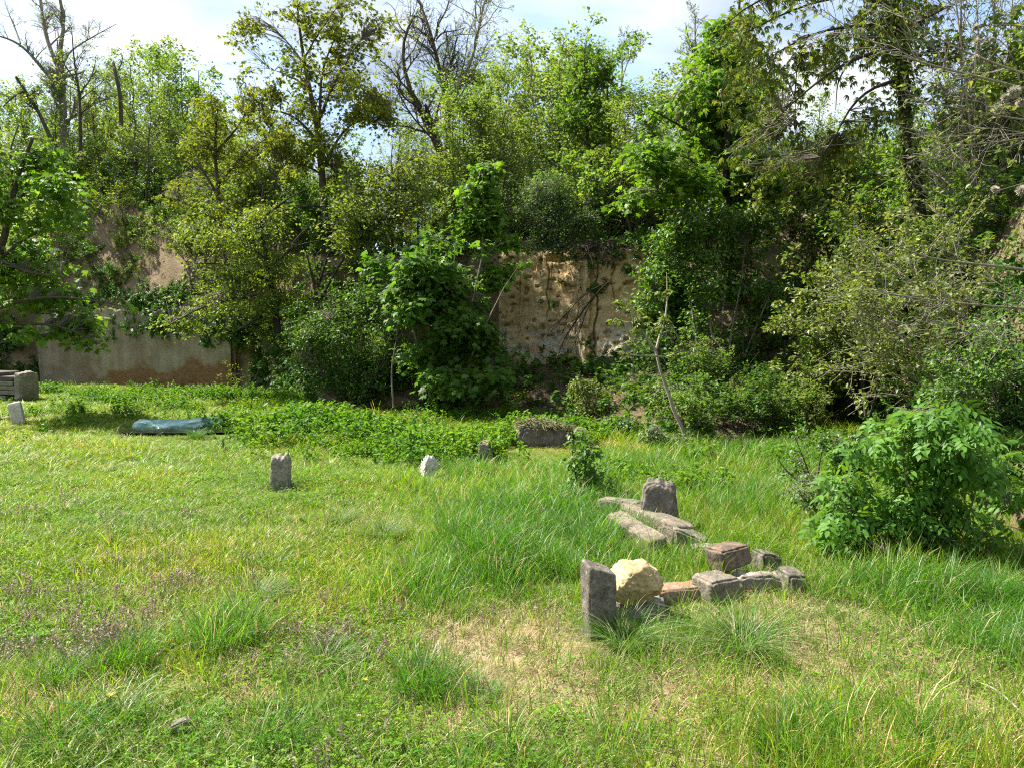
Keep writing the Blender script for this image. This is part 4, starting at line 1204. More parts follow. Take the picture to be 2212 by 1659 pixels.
# bare arching branches coming in over the bank from the right
arch = []
for pts, r0, dy in [([(1900, 790), (1666, 765), (1450, 730), (1200, 680), (960, 640)], .017, -.4), ([(1900, 640), (1666, 560), (1400, 500), (1100, 420), (900, 380), (700, 280), (500, 150), (380, 60)], .024, -.6), ([(1900, 560), (1666, 470), (1400, 380), (1150, 270), (1000, 180), (850, 60), (700, -20)], .02, .3),
                    ([(1900, 830), (1666, 850), (1400, 870), (1100, 860), (950, 855)], .013, -.3), ([(1900, 830), (1666, 880), (1500, 905), (1230, 930), (1000, 1000)], .018, -.5)]:
    arch.append((limb_px(zp(2100, 0, pts), 6.6, 12, .03, rng, dy), r0, .004))
for pts, r0, dy in [([(1900, 140), (1666, 100), (1400, 70), (1100, 40), (960, 0), (800, -80)], .028, -.5), ([(1900, 370), (1666, 350), (1400, 330), (1100, 300), (900, 270), (700, 240)], .025, -.4), ([(1900, 420), (1666, 440), (1400, 470), (1200, 460), (1000, 430)], .012, -.4),
                    ([(1900, 60), (1666, 320), (1400, 480), (1100, 610), (1000, 630)], .012, -.2), ([(1900, 300), (1660, 340), (1580, 270), (1560, 160)], .010, 0.)]:
    arch.append((limb_px(zp(2100, 700, pts), 6.3, 12, .03, rng, dy), r0, .004))
rg = np.random.default_rng(77)
wood = []
for i, (Q, a_, b_) in enumerate(arch):
    wood.append(('branch', [(Q[None], np.linspace(a_, b_, 12)[None] * .55, 6)], None))
AP = np.array([q for q, _, _ in arch]); AR = np.array([np.linspace(a_, b_, 12) * .55 for _, a_, b_ in arch])
a = level(AP, AR, 130, .3, .6, (.15, 1), 6, .25, .12, .55, rg)
b = level(a[0], a[1], 420, .45, .7, (.2, 1), 5, .3, .0, .6, rg)
wood.append(('twigs', [(a[0], np.maximum(a[1], .0025), 3), (b[0], np.maximum(b[1], .002), 3)], 'stuff'))
plant('bare_branches', 'long pale bare branches arching in from the right edge', 'branches', AP[1][0], wood, leafset(b[0], 420, .05, 'kite_wide', rg, tr=(.6, 1)), 'leaf_brush', bark='bark_grey', twigmat='bark_grey', crownname='young_leaves')

# clematis with fluffy seed heads over those branches
cl = [limb_px(p, 6.5, 10, .04, rng, -.2) for p in ([(2230, 60), (2130, 50), (2108, 90), (2106, 160)], [(2260, 200), (2210, 210), (2160, 235), (2140, 300)], [(2260, 380), (2200, 400), (2150, 415)], [(2108, 90), (2160, 70), (2200, 150), (2215, 260)])]
root = empty('clematis_vine', cl[0][0], 'clematis vine with fluffy white seed heads at the upper right edge', 'vine')
for Q in cl:
    V, F = tubes([(Q[None], np.full((1, 10), .004), 4)])
    link('stem', mesh_data('stem', rel(V, cl[0][0]), [F], [M['twig']], True), root)
n = 700
d = nrm(rg.normal(size=(n, 3)))
V, F = leaves(np.zeros((n, 3)), d, nrm(rg.normal(size=(n, 3))), .034 * (.7 + .5 * rg.random(n)), T_kite(.05, .0, .3))
fm = mesh_data('seed_head', V, F, [M['fluff']])
for px, py, s in [(2108, 60, 1.), (2110, 92, 1.), (2108, 126, .9), (2142, 86, .7), (2190, 200, 1.5), (2155, 235, 1.4), (2205, 222, 1.2), (2172, 212, 1.1), (2150, 410, 1.1), (2206, 412, 1.3), (2228, 210, 1.2)]:
    o = link('seed_head', fm, root, at(px, py, 6.35 + .2 * rg.random()) - cl[0][0])
    o.scale = (s, s, s * .8); o.rotation_euler = (rg.random() * 6, rg.random() * 6, 0)

# ------------------------------------------------------------------ shrubs nearer the camera
def px_shrub(name, label, Y, stems, blobs, nC, k, size, tmpl, lm, rad, seed, bark='bark', r0=.012, parts=0, pm=None, flat_=.4, droop=.3, tilt=.5, extra=0, thr=-.1, fr=2.2, cat='shrub'):
    limbs = [(limb_px(p, Y, 9, .03, np.random.default_rng(seed + i), dy), r0, r0 * .35) for i, (p, dy) in enumerate(stems)]
    return cloud_tree(name, label, cat, limbs[0][0][0], limbs, blobs, nC, k, size, tmpl, lm, bark, .0032, rad, droop, flat_, tilt, thr, seed, None, fr, extra, .35, 9, .1, 'stem', parts, pm)


M['leaf_elder_a'] = single_leaf_mat('leaf_elder_a', (.075, .19, .022))
M['leaf_elder_b'] = single_leaf_mat('leaf_elder_b', (.10, .235, .03))
Y = 5.75
px_shrub('elder_bush', 'large fresh-green elder bush in front of the earth bank at the right', Y,
         [([(2000, 1250), (1980, 1120), (1940, 980), (1960, 900)], -.1), ([(2010, 1250), (2040, 1100), (2050, 960)], -.1), ([(2015, 1250), (2090, 1130), (2120, 1010)], .0), ([(1990, 1250), (1900, 1160), (1830, 1080)], -.2), ([(2020, 1250), (2110, 1180), (2170, 1090)], -.1), ([(1995, 1250), (1940, 1180), (1860, 1180)], -.3), ([(2010, 1250), (2060, 1190), (2100, 1140)], -.3)],
         blobs_px([(1960, 920, 55), (2040, 930, 55), (1930, 1000, 60), (2020, 1010, 65), (2090, 1000, 50), (1900, 1090, 65), (1990, 1100, 75), (2080, 1100, 70), (2150, 1090, 50), (1850, 1160, 55), (1930, 1180, 65), (2030, 1180, 65), (2120, 1170, 60), (1960, 1225, 45), (2060, 1225, 45), (1820, 1100, 35), (2190, 1150, 45), (1880, 1215, 35), (1800, 1140, 40), (1890, 960, 40), (2140, 1000, 40), (1840, 1030, 35), (2000, 880, 30), (2180, 1060, 40)], Y, .8, .9, .15),
         560, 3, .12, 'elder', 'leaf_elder_b', .085, 501, parts=280, pm=['leaf_elder_a', 'leaf_elder_b'], bark='bark_grey')
Y = 5.5
px_shrub('privet_bush', 'dark small-leaved low bush spreading under the elder at the right edge', Y, [([(2060, 1270), (2050, 1220), (2030, 1180)], 0), ([(2070, 1270), (2110, 1220), (2140, 1180)], 0), ([(2050, 1270), (1980, 1230), (1930, 1200)], -.1), ([(2080, 1270), (2160, 1230), (2210, 1190)], .1)],
         blobs_px([(2040, 1200, 50), (2100, 1190, 55), (2150, 1200, 50), (1980, 1220, 45), (1920, 1210, 45), (2060, 1245, 40), (2190, 1180, 45), (2130, 1250, 36), (1860, 1200, 36), (2200, 1240, 36)], Y, .8, .8, .1), 620, 7, .045, 'kite_wide', 'leaf_dark', .055, 510, extra=150)
Y = 7.8
px_shrub('snowberry_shrub', 'low small-leaved shrub left of the elder bush', Y, [([(1760, 1060), (1740, 1000), (1720, 950)], 0), ([(1765, 1060), (1770, 990), (1790, 940)], 0), ([(1770, 1060), (1820, 1000), (1830, 950)], 0), ([(1755, 1060), (1700, 1020), (1680, 990)], -.1)],
         blobs_px([(1740, 950, 40), (1790, 950, 40), (1830, 960, 36), (1720, 1000, 38), (1780, 1000, 45), (1840, 1010, 40), (1690, 1000, 26), (1860, 960, 34), (1750, 1040, 32)], Y, .8, .9, .15), 420, 8, .045, 'kite_wide', 'leaf_fresh', .07, 502, extra=150)
Y = 6.6
px_shrub('snowberry_shrub', 'grey-green thin shrub over the grass, between the low shrub and the elder', Y, [([(1790, 1110), (1770, 1060), (1740, 1020)], 0), ([(1795, 1110), (1820, 1060), (1840, 1020)], 0), ([(1790, 1110), (1750, 1090), (1720, 1060)], -.1)],
         blobs_px([(1750, 1040, 34), (1800, 1060, 36), (1840, 1050, 34), (1760, 1085, 28), (1720, 1060, 24), (1860, 1090, 30)], Y, .8, .9, .12), 200, 6, .04, 'kite_wide', 'leaf_pale', .06, 503, extra=260, bark='bark_pale')
Y = 13.2
px_shrub('honeysuckle_shrub', 'pale whitish-green small shrub behind the leaning sapling', Y, [([(1470, 980), (1455, 900), (1440, 830)], 0), ([(1475, 980), (1480, 900), (1490, 850)], 0)],
         blobs_px([(1430, 840, 30), (1465, 850, 32), (1450, 890, 34), (1490, 900, 30), (1500, 860, 22)], Y, .8, .9, .15), 260, 7, .06, 'kite_wide', 'leaf_pale', .09, 504)
Y = 11.0
px_shrub('honeysuckle_shrub', 'pale leafy low shrub round the foot of the leaning sapling', Y, [([(1440, 1000), (1430, 960), (1410, 930)], 0), ([(1450, 1000), (1470, 960), (1480, 940)], 0)],
         blobs_px([(1410, 940, 28), (1440, 955, 32), (1475, 965, 30), (1390, 965, 24), (1500, 985, 26)], Y, .7, .9, .12), 260, 7, .05, 'kite_wide', 'leaf_pale', .07, 505)
Y = 12.6
px_shrub('nettle_bush', 'bright green leafy clump on the slope left of the leaning sapling', Y, [([(1345, 960), (1335, 930), (1330, 900)], 0), ([(1355, 960), (1370, 930), (1375, 905)], 0)],
         blobs_px([(1330, 915, 26), (1360, 910, 26), (1345, 940, 28), (1380, 940, 20)], Y, .7, .9, .12), 240, 8, .06, 'kite_wide', 'leaf_fresh', .08, 506, cat='plant')
Y = 14.5
px_shrub('celandine_clump', 'yellow-green herb clump below the right foot of the cliff', Y, [([(1270, 890), (1265, 860), (1260, 830)], 0), ([(1280, 890), (1300, 860), (1310, 845)], 0)],
         blobs_px([(1255, 835, 28), (1290, 850, 30), (1270, 870, 30), (1310, 870, 24)], Y, .7, .9, .12), 260, 8, .06, 'kite_wide', 'leaf_brush', .09, 507, cat='plant')
Y = 7.55
px_shrub('young_shrub', 'slim upright young shrub standing at the far end of the stone row', Y, [([(1270, 1090), (1265, 1000), (1258, 930)], 0), ([(1275, 1090), (1285, 1010), (1280, 950)], .1), ([(1265, 1090), (1240, 1020), (1235, 960)], .1), ([(1280, 1090), (1310, 1050), (1320, 1030)], 0)],
         blobs_px([(1250, 945, 24), (1275, 975, 24), (1240, 990, 22), (1280, 1020, 24), (1250, 1045, 26), (1300, 1050, 22), (1270, 1075, 26), (1235, 1070, 18)], Y, .8, .9, .1), 190, 6, .055, 'kite_wide', 'leaf_fresh', .055, 508, thr=-.2)
# leaning sapling
Y = 11.2
ls = [(limb_px(zp(1400, 700, [(1130, 1200), (1125, 1120), (1050, 1000), (1030, 900), (980, 780), (955, 690), (940, 610)]), Y, 14, .01), .032, .02)] + [(limb_px(zp(1400, 700, p), Y, 9, .02, rng, dy), r, .006) for p, r, dy in
      [([(940, 610), (870, 530), (830, 440), (780, 340), (720, 280)], .024, -.1), ([(945, 605), (960, 520), (1000, 440), (1015, 300), (1010, 120)], .024, .2), ([(950, 650), (860, 650), (760, 640), (680, 620)], .016, -.3), ([(950, 650), (1030, 660), (1080, 610), (1160, 630)], .014, -.2), ([(880, 545), (780, 560), (700, 580)], .010, -.2), ([(960, 520), (1000, 495), (1040, 490)], .008, 0), ([(830, 430), (760, 440), (690, 415)], .008, .1)]]
cloud_tree('leaning_sapling', 'pale-stemmed leaning sapling with a few opening leaves right of the cliff', 'tree', ls[0][0][0], ls, blobs_px([(q[0], q[1], r) for q, r in zip(zp(1400, 700, [(720, 300), (850, 410), (700, 420), (1000, 420), (1130, 570), (1100, 610), (780, 560), (760, 640), (960, 480), (1010, 250), (830, 480)]), [14, 16, 12, 16, 16, 12, 12, 10, 14, 14, 14])], Y, .8, .9, .1),
           60, 4, .075, 'whorl', 'leaf_brush', 'bark_pale', .003, .05, .3, .6, .6, -1, 509)
# broken hanging branch against the cliff
rg = np.random.default_rng(3)
Y = 16.9
hb = [limb_px(zp(1400, 700, p), Y, 10, .02, rg, dy) for p, dy in [([(635, 185), (560, 250), (500, 330), (440, 420), (360, 530), (320, 620), (310, 690)], -.6), ([(600, 215), (520, 310), (480, 420), (440, 540), (400, 620)], -.4), ([(630, 185), (540, 220), (450, 290), (380, 380), (250, 490)], -.3), ([(480, 370), (400, 440), (330, 500), (270, 560)], -.3)]]
P = np.array(hb); Rr = np.array([np.linspace(.022, .005, 10), np.linspace(.014, .004, 10), np.linspace(.013, .004, 10), np.linspace(.009, .003, 10)])
a = level(P, Rr, 60, .3, .5, (.2, 1), 5, .2, -.3, .5, rg)
plant('broken_branch', 'dead forked branch hanging against the cliff face', 'branch', hb[0][0], [('branch', [(P[:1], Rr[:1], 6)], None), ('branch', [(P[1:2], Rr[1:2], 5)], None), ('branch', [(P[2:3], Rr[2:3], 5)], None), ('twigs', [(P[3:], Rr[3:], 4), (a[0], np.maximum(a[1], .004), 3)], 'stuff')], bark='bark_dark', twigmat='bark_dark')
# roots hanging from the lip of the cliff
n = 130
s = np.array([at(1255 + 120 * rg.random(), 520 + 22 * rg.random(), 17.2 + .4 * rg.random()) for _ in range(n)])
d = nrm(np.stack([.9 * rg.normal(size=n), -.5 - .4 * rg.random(n), -.15 + .4 * rg.normal(size=n)], -1))
ro = shoots(s, d, .25 + .5 * rg.random(n), .006 + .014 * rg.random(n) ** 3, 7, .35, -.9, rg)
plant('root_tangle', 'dark tangle of roots hanging over the right end of the cliff lip', 'roots', s[0], [('roots', [(ro[0], ro[1], 4)], 'stuff')], bark='bark_dark', twigmat='bark_dark')

# ------------------------------------------------------------------ stones
def rough_block(name, dims, seed, amp=.012, cuts=9, chip=.03, mat='stone', top=None, fs=9., bev=.5):
    """A weathered block: rounded, chipped and pitted on a subdivided box."""
    lx, ly, lz = dims
    mx_ = max(dims)
    cuts = int(cuts * 1.9)
    nn = [max(3, int(cuts * d / mx_) + 2) for d in dims]
    V, F, idx = [], [], {}

    def vid(i, j, k):
        key = (i, j, k)
        if key not in idx:
            idx[key] = len(V)
            V.append((i / nn[0] - .5, j / nn[1] - .5, k / nn[2]))
        return idx[key]
    for ax in range(3):
        u, v = [q for q in range(3) if q != ax]
        for side in (0, nn[ax]):
            for i in range(nn[u]):
                for j in range(nn[v]):
                    q = []
                    for di, dj in ((0, 0), (1, 0), (1, 1), (0, 1)):
                        c = [0, 0, 0]
                        c[ax] = side; c[u] = i + di; c[v] = j + dj
                        q.append(vid(*c))
                    flip = (side == 0) ^ (ax == 1)
                    F.append(q[::-1] if flip else q)
    V = np.array(V) * np.array(dims)
    c = np.array([0, 0, lz / 2])
    h = np.array(dims) / 2
    e = (np.abs(V - c) / h)
    # round edges
    es = np.sort(e, 1)
    edge = np.clip((es[:, 1] - .72) / .28, 0, 1)
    crn = np.clip((es[:, 0] - .72) / .28, 0, 1)
    inw = nrm(V - c)
    nz = fbm(V * fs + seed * 3.1, 4, seed)
    nz2 = fbm(V * fs * .35 + seed * 7.7, 3, seed + 5)
    V = V - inw * (chip * edge ** 2 * (.55 + .9 * np.clip(nz2 + .3, 0, 1)) + chip * .8 * crn ** 2)[:, None]
    nz3 = fbm(V * fs * 3.3 + seed * 1.7, 3, seed + 8)
    V = V + inw * (amp * 1.5 * nz + amp * 1.6 * nz2 + amp * .7 * nz3 - amp * 1.0 * np.clip(nz2 - .1, 0, 1) * edge + amp * .8 * np.abs(nz))[:, None]
    if top is not None:
        V = top(V)
    return mesh_data(name, V, [np.array(F)], [M[mat]], True)


def stone_mat(name, base, lichen=((.45, .24, .06), .62), pale=.55, dark=.4, sc=1.):
    m, n, out = new_mat(name)
    v = coords(n, 'Object')
    a = noise(n, 8 * sc, 8, .75, v, .4)
    col = ramp(n, [(.3, tuple(c * dark for c in base)), (.5, base), (.68, tuple(min(c * 1.6, .7) for c in base))], a.outputs['Fac']).outputs['Color']
    b = noise(n, 60 * sc, 6, .75, v)
    col = mixc(n, .9, col, ramp(n, [(.32, (.38, .37, .35)), (.5, (1, 1, 1)), (.7, (1.5, 1.48, 1.42))], b.outputs['Fac']).outputs['Color'], 'MULTIPLY')
    g = n.nodes.new('ShaderNodeNewGeometry')
    sx = n.nodes.new('ShaderNodeSeparateXYZ')
    n.links.new(g.outputs['Normal'], sx.inputs[0])
    d = noise(n, 7 * sc, 6, .7, v, .3)
    lm = ramp(n, [(lichen[1] - .05, (0, 0, 0)), (lichen[1] + .06, (1, 1, 1))], d.outputs['Fac'])
    up = n.nodes.new('ShaderNodeMapRange')
    up.inputs[1].default_value, up.inputs[2].default_value, up.inputs[3].default_value = 0., .8, .12
    n.links.new(sx.outputs['Z'], up.inputs[0])
    f = n.nodes.new('ShaderNodeMath'); f.operation = 'MULTIPLY'
    n.links.new(lm.outputs['Color'], f.inputs[0]); n.links.new(up.outputs[0], f.inputs[1])
    col = mixc(n, f.outputs[0], col, lichen[0])
    w = noise(n, 24 * sc, 5, .7, v)
    wm = ramp(n, [(.60, (0, 0, 0)), (.68, (pale,) * 3)], w.outputs['Fac'])
    col = mixc(n, wm.outputs['Color'], col, (.42, .42, .38))
    p = n.nodes.new('ShaderNodeBsdfPrincipled')
    p.inputs['Roughness'].default_value = .92
    p.inputs['Specular IOR Level'].default_value = .15
    n.links.new(col, p.inputs['Base Color'])
    bp = n.nodes.new('ShaderNodeBump')
    bp.inputs['Strength'].default_value = .9
    bp.inputs['Distance'].default_value = .012
    n.links.new(b.outputs['Fac'], bp.inputs['Height'])
    n.links.new(bp.outputs[0], p.inputs['Normal'])
    n.links.new(p.outputs[0], out.inputs['Surface'])
    return m


M['stone'] = stone_mat('stone', (.23, .205, .165))
M['stone_white'] = stone_mat('stone_white', (.48, .45, .38), ((.3, .27, .2), .6), .5, .6)
M['stone_dark'] = stone_mat('stone_dark', (.15, .132, .105), ((.2, .13, .06), .64), .75)
M['stone_brown'] = stone_mat('stone_brown', (.15, .118, .088), ((.22, .12, .06), .55), .3)
M['stone_pale'] = stone_mat('stone_pale', (.19, .165, .13), ((.24, .15, .07), .6), .4, .45)
M['stone_orange'] = stone_mat('stone_orange', (.27, .215, .155), ((.34, .14, .06), .5), .4)
M['stone_beam'] = stone_mat('stone_beam', (.20, .165, .125), ((.36, .28, .06), .66), .5, .45)
M['sandstone'] = stone_mat('sandstone', (.42, .315, .155), ((.60, .52, .33), .5), .35, .55, .7)


def stand(px, py, sink=.06):
    p = G(px, py)
    p[2] -= sink
    return p


def stone(label, cat, me, p, rot=(0, 0, 0), group=None, name='stone'):
    o = link(name, me, None, p, label=label, cat=cat, group=group)
    o.rotation_euler = tuple(R(a) for a in rot)
    return o


def slant(sx=0., sy=0., ch=0.):
    def f(V):
        zm = V[:, 2].max()
        t = np.clip(V[:, 2] / zm, 0, 1)
        V = V.copy()
        V[:, 2] += t * (sx * V[:, 0] + sy * V[:, 1])
        return V
    return f


def flute(V):
    """shallow channel down the front of the post"""
    V = slant(-.38, .1)(V)
    V[:, 1] += np.where(V[:, 1] < 0, .018 * np.exp(-((V[:, 0] - .01) / .02) ** 2), 0)
    return V


def broken_top(seed, amp=.07, taper=.0):
    def f(V):
        zm = V[:, 2].max()
        t = np.clip((V[:, 2] / zm - .5) / .5, 0, 1)
        n_ = fbm(np.stack([V[:, 0] * 14, V[:, 1] * 14, 0 * V[:, 0] + seed], -1), 3, seed)
        V = V.copy()
        V[:, 2] += t * amp * n_ * 1.6
        V[:, :2] *= (1 - taper * (V[:, 2:3] / zm))
        return V
    return f


# the standing post, the boulder on its slab and the row behind
stone('tall dark squared stone post standing left of the yellow boulder', 'stone post', rough_block('stone_post', (.165, .15, .50), 1, .006, 30, .014, 'stone_dark', flute, 12), stand(1296, 1370, .10), (0, -1.5, 14), name='stone_post')
p = stand(1372, 1322, .07)
stone('grey lichened slab lying under the yellow boulder', 'stone slab', rough_block('stone_slab', (.34, .24, .155), 2, .008, 22, .03, 'stone', None, 9), p, (0, 1, -8), name='stone_slab')
pb = at(1368, 1312, 4.58)


def boulder(seed, r, mat, cut=13):
    import bmesh
    bm_ = bmesh.new()
    bmesh.ops.create_icosphere(bm_, subdivisions=5, radius=1)
    V = np.array([v.co[:] for v in bm_.verts]); F = np.array([[v.index for v in f.verts] for f in bm_.faces])
    bm_.free()
    rg = np.random.default_rng(seed)
    N = nrm(rg.normal(size=(cut, 3)))
    for n_ in N:      # cleaved faces
        h = .60 + .24 * rg.random()
        d = V @ n_
        V = V - n_ * (np.maximum(d - h, 0) * .88)[:, None]
    V = V * (1 + .07 * fbm(V * 1.5 + seed, 4, seed) + .12 * fbm(V * 3.3 + seed, 4, seed + 3) - .09 * np.abs(fbm(V * 6, 3, seed + 9)) + .06 * fbm(V * 13, 3, seed + 4))[:, None]
    V = V * np.array(r)
    V[:, 2] -= V[:, 2].min()
    return mesh_data('boulder', V, [F], [M[mat]], True)


stone('rounded yellow sandstone boulder propped against the dark post', 'boulder', boulder(23, (.185, .165, .155), 'sandstone'), np.array([pb[0], pb[1], p[2] + .115]), (4, -6, 30), name='boulder')
stone('low reddish-orange lichened kerb stone between boulder and stacked blocks', 'kerb stone', rough_block('kerb_stone', (.50, .16, .14), 3, .007, 26, .03, 'stone_orange', None, 9), stand(1485, 1290, .05), (0, 1, 17), name='kerb_stone')
pbk = stand(1545, 1288, .05)
stone('pale squared block with rounded edge carrying the dark loaf-shaped stone', 'stone block', rough_block('stone_block', (.25, .22, .19), 4, .009, 24, .03, 'stone_pale', None, 8), pbk, (0, 0, 28), name='stone_block')
stone('dark brown loaf-shaped stone tilted on top of the pale block', 'stone', rough_block('stone', (.27, .19, .145), 5, .008, 26, .03, 'stone_brown', slant(-.12, .0), 9), np.array([at(1577, 1246, 5.12)[0], 5.13, pbk[2] + .15]), (-3, -9, 30))
stone('long flat slab running right from the pale block', 'stone slab', rough_block('stone_slab', (.40, .18, .15), 6, .010, 26, .04, 'stone', broken_top(3, .02), 8), stand(1650, 1268, .06), (0, 1, 4), name='stone_slab')
stone('short dark block at the right-hand end of the long flat slab', 'stone block', rough_block('stone_block', (.13, .20, .17), 7, .009, 18, .03, 'stone_dark', None, 9), stand(1706, 1274, .05), (0, 3, 10), name='stone_block')
stone('small dark angular stone in the grass behind the long flat slab', 'stone', rough_block('stone', (.17, .15, .17), 8, .012, 18, .04, 'stone_dark', slant(-.35, 0), 9), stand(1657, 1228, .05), (0, 0, 20))
stone('dark squat truncated stone stump behind the fallen beams', 'stone stump', rough_block('stone_stump', (.36, .30, .47), 9, .014, 28, .05, 'stone_dark', broken_top(4, .03, .28), 7), stand(1420, 1138, .07), (0, 2, -12), name='stone_stump')


def beam(label, a, b, w, h, mat, seed, zoff=0., tilt=0., name='stone_beam'):
    A, B = np.array(a), np.array(b)
    d = B - A
    ln = np.linalg.norm(d)
    me = rough_block(name, (ln, w, h), seed, .007, 44, .022, mat, None, 9)
    o = link(name, me, None, (A + B) / 2 + np.array([0, 0, zoff]), label=label, cat='stone beam')
    o.rotation_euler = (tilt, -math.asin(d[2] / ln), math.atan2(d[1], d[0]))
    return o


beam('upper fallen stone beam with a broad pinkish top below the stump', G(1352, 1126), G(1478, 1178), .19, .20, 'stone_beam', 11, -.03, -.12)
beam('lower pale fallen beam with dark cracks lying along the grass', G(1330, 1140) + [0, 0, .02], G(1428, 1196), .16, .16, 'stone_beam', 12, -.03, .2)
beam('narrow flat beam with dark underside at the far end of the row', G(1298, 1112), G(1385, 1126), .16, .17, 'stone_pale', 13, .0)
stone('broken pale stone end lying right of the beams in the grass', 'stone', rough_block('stone', (.30, .17, .16), 14, .012, 22, .05, 'stone_pale', slant(-.25, 0), 8), stand(1487, 1180, .04), (0, 8, -18))
stone('low grey stone half buried in grass between the beams and stacked stones', 'stone', rough_block('stone', (.26, .16, .12), 15, .012, 20, .05, 'stone', None, 8), stand(1530, 1196, .05), (0, 0, -10))
# posts out in the meadow
stone('upright grey post with a broken top standing alone in the meadow', 'stone post', rough_block('stone_post', (.21, .16, .44), 16, .010, 28, .03, 'stone', broken_top(7, .05), 8), stand(606, 1056, .07), (0, 1.5, 10), name='stone_post')
stone('crumbling pale stump in the meadow between two upright posts', 'stone stump', rough_block('stone_stump', (.19, .16, .27), 17, .022, 24, .06, 'stone_white', broken_top(9, .07, .2), 10), stand(926, 1030, .06), (0, 4, 30), name='stone_stump')
stone('upright post with a brown-topped notch at the edge of the nettles', 'stone post', rough_block('stone_post', (.155, .15, .36), 18, .008, 26, .02, 'stone_pale', broken_top(12, .03), 9), stand(1051, 1002, .06), (0, -3, -12), name='stone_post')
stone('leaning squared post in front of the slatted block at the left edge', 'stone post', rough_block('stone_post', (.21, .20, .46), 19, .006, 22, .02, 'stone_white', slant(.12, 0), 9), stand(42, 916, .05), (0, -9, 25), name='stone_post')
stone('small white flake of stone in the grass near the bottom left', 'stone', rough_block('stone', (.085, .045, .03), 20, .005, 16, .012, 'stone_pale', None, 20), G(392, 1580) + [0, 0, .02], (0, -18, 25))
o_ = rough_block('hay_block', (.80, .55, .36), 22, .03, 30, .10, 'stone_dark', None, 5)
pk = stand(1172, 962, .05)
hb_ = stone('dark weathered block topped with dead straw at the foot of the slope', 'stone block', o_, pk, (0, 4, 8), name='stone_block')

n_ = 900
_x, _y = (rng.random(n_) - .5) * .9 + .08, (rng.random(n_) - .5) * .6
_p = np.stack([_x, _y, .37 + .05 * rng.random(n_) - .35 * np.clip(_x - .2, 0, 1)], -1)
V, F = leaves(_p, rng.normal(size=(n_, 3)) * np.array([1, 1, .3]) + np.array([.3, -.2, -.05]), nrm(np.array([0, 0, 1.]) + .6 * rng.normal(size=(n_, 3))), .16 * (.5 + .8 * rng.random(n_)), T_kite(.07, .02, .3))
link('straw', mesh_data('straw', V, F, [M['grass_dry']]), hb_, kind='stuff')

# ------------------------------------------------------------------ rendered wall at the left
def mat_wall():
    m, n, out = new_mat('wall_render')
    v = coords(n, 'Object')
    vs = coords(n, 'Object', (3, 3, .35))
    a = noise(n, 1.1, 6, .6, v)
    grey = ramp(n, [(.3, (.21, .165, .105)), (.5, (.31, .255, .17)), (.7, (.40, .34, .245))], a.outputs['Fac']).outputs['Color']
    b = noise(n, 1.2, 5, .6, vs)
    grey = mixc(n, .45, grey, ramp(n, [(.35, (.6, .6, .6)), (.6, (1.1, 1.1, 1.1))], b.outputs['Fac']).outputs['Color'], 'MULTIPLY')
    # clay showing where the render has come away: a wavy patch low down in the middle
    sx = n.nodes.new('ShaderNodeSeparateXYZ')
    n.links.new(v, sx.inputs[0])
    c = noise(n, .55, 5, .55, v)
    mm = n.nodes.new('ShaderNodeMath'); mm.operation = 'MULTIPLY_ADD'
    n.links.new(c.outputs['Fac'], mm.inputs[0]); mm.inputs[1].default_value = 2.0
    n.links.new(sx.outputs['Z'], mm.inputs[2])
    mr = n.nodes.new('ShaderNodeMapRange')
    mr.inputs[1].default_value, mr.inputs[2].default_value = 2.05, 1.86
    n.links.new(mm.outputs[0], mr.inputs[0])
    ml = n.nodes.new('ShaderNodeMapRange')
    ml.inputs[1].default_value, ml.inputs[2].default_value = 1.2, 3.6
    n.links.new(sx.outputs['X'], ml.inputs[0])
    f = n.nodes.new('ShaderNodeMath'); f.operation = 'MULTIPLY'
    n.links.new(mr.outputs[0], f.inputs[0]); n.links.new(ml.outputs[0], f.inputs[1])
    d = noise(n, 5, 6, .65, coords(n, 'Object', (1, 1, 3)))
    clay = ramp(n, [(.3, (.15, .085, .04)), (.55, (.235, .135, .065)), (.75, (.34, .21, .11))], d.outputs['Fac']).outputs['Color']
    col = mixc(n, f.outputs[0], grey, clay)
    h = noise(n, 16, 6, .7, coords(n, 'Object', (1, 1, 2.2)))
    col = mixc(n, 1., col, ramp(n, [(.3, (.72, .72, .7)), (.7, (1.2, 1.2, 1.2))], h.outputs['Fac']).outputs['Color'], 'MULTIPLY')
    p = n.nodes.new('ShaderNodeBsdfPrincipled')
    p.inputs['Roughness'].default_value = .95
    p.inputs['Specular IOR Level'].default_value = .1
    n.links.new(col, p.inputs['Base Color'])
    bp = n.nodes.new('ShaderNodeBump'); bp.inputs['Strength'].default_value = .8; bp.inputs['Distance'].default_value = .04
    n.links.new(h.outputs['Fac'], bp.inputs['Height']); n.links.new(bp.outputs[0], p.inputs['Normal'])
    n.links.new(p.outputs[0], out.inputs['Surface'])
    return m


A = np.array([flat(97, 828)[0], flat(97, 828)[1] * .99, -.2]); B = np.array([flat(502, 846)[0], flat(502, 846)[1], -.2])
dAB = B - A
ln = np.linalg.norm(dAB)
nu, nv = 110, 44
tu, tv = np.meshgrid(np.linspace(0, 1, nu), np.linspace(0, 1, nv))
topz = 2.62 + .1 * vnoise(np.stack([tu * 7, 0 * tu, 0 * tu], -1), 3) + .05 * vnoise(np.stack([tu * 40, 0 * tu, 0 * tu], -1), 4)
WX, WZ = tu * ln, tv * topz
WYf = .035 * fbm(np.stack([WX * .8, WZ * .8, 0 * WX], -1), 4, 8) + .02 * fbm(np.stack([WX * 4, WZ * 6, 0 * WX], -1), 3, 9) - .05 * tv
front = np.stack([WX, WYf, WZ], -1).reshape(-1, 3)
back = np.stack([WX, WYf * 0 + .16, WZ], -1).reshape(-1, 3)
I = np.arange(nu * nv).reshape(nv, nu)
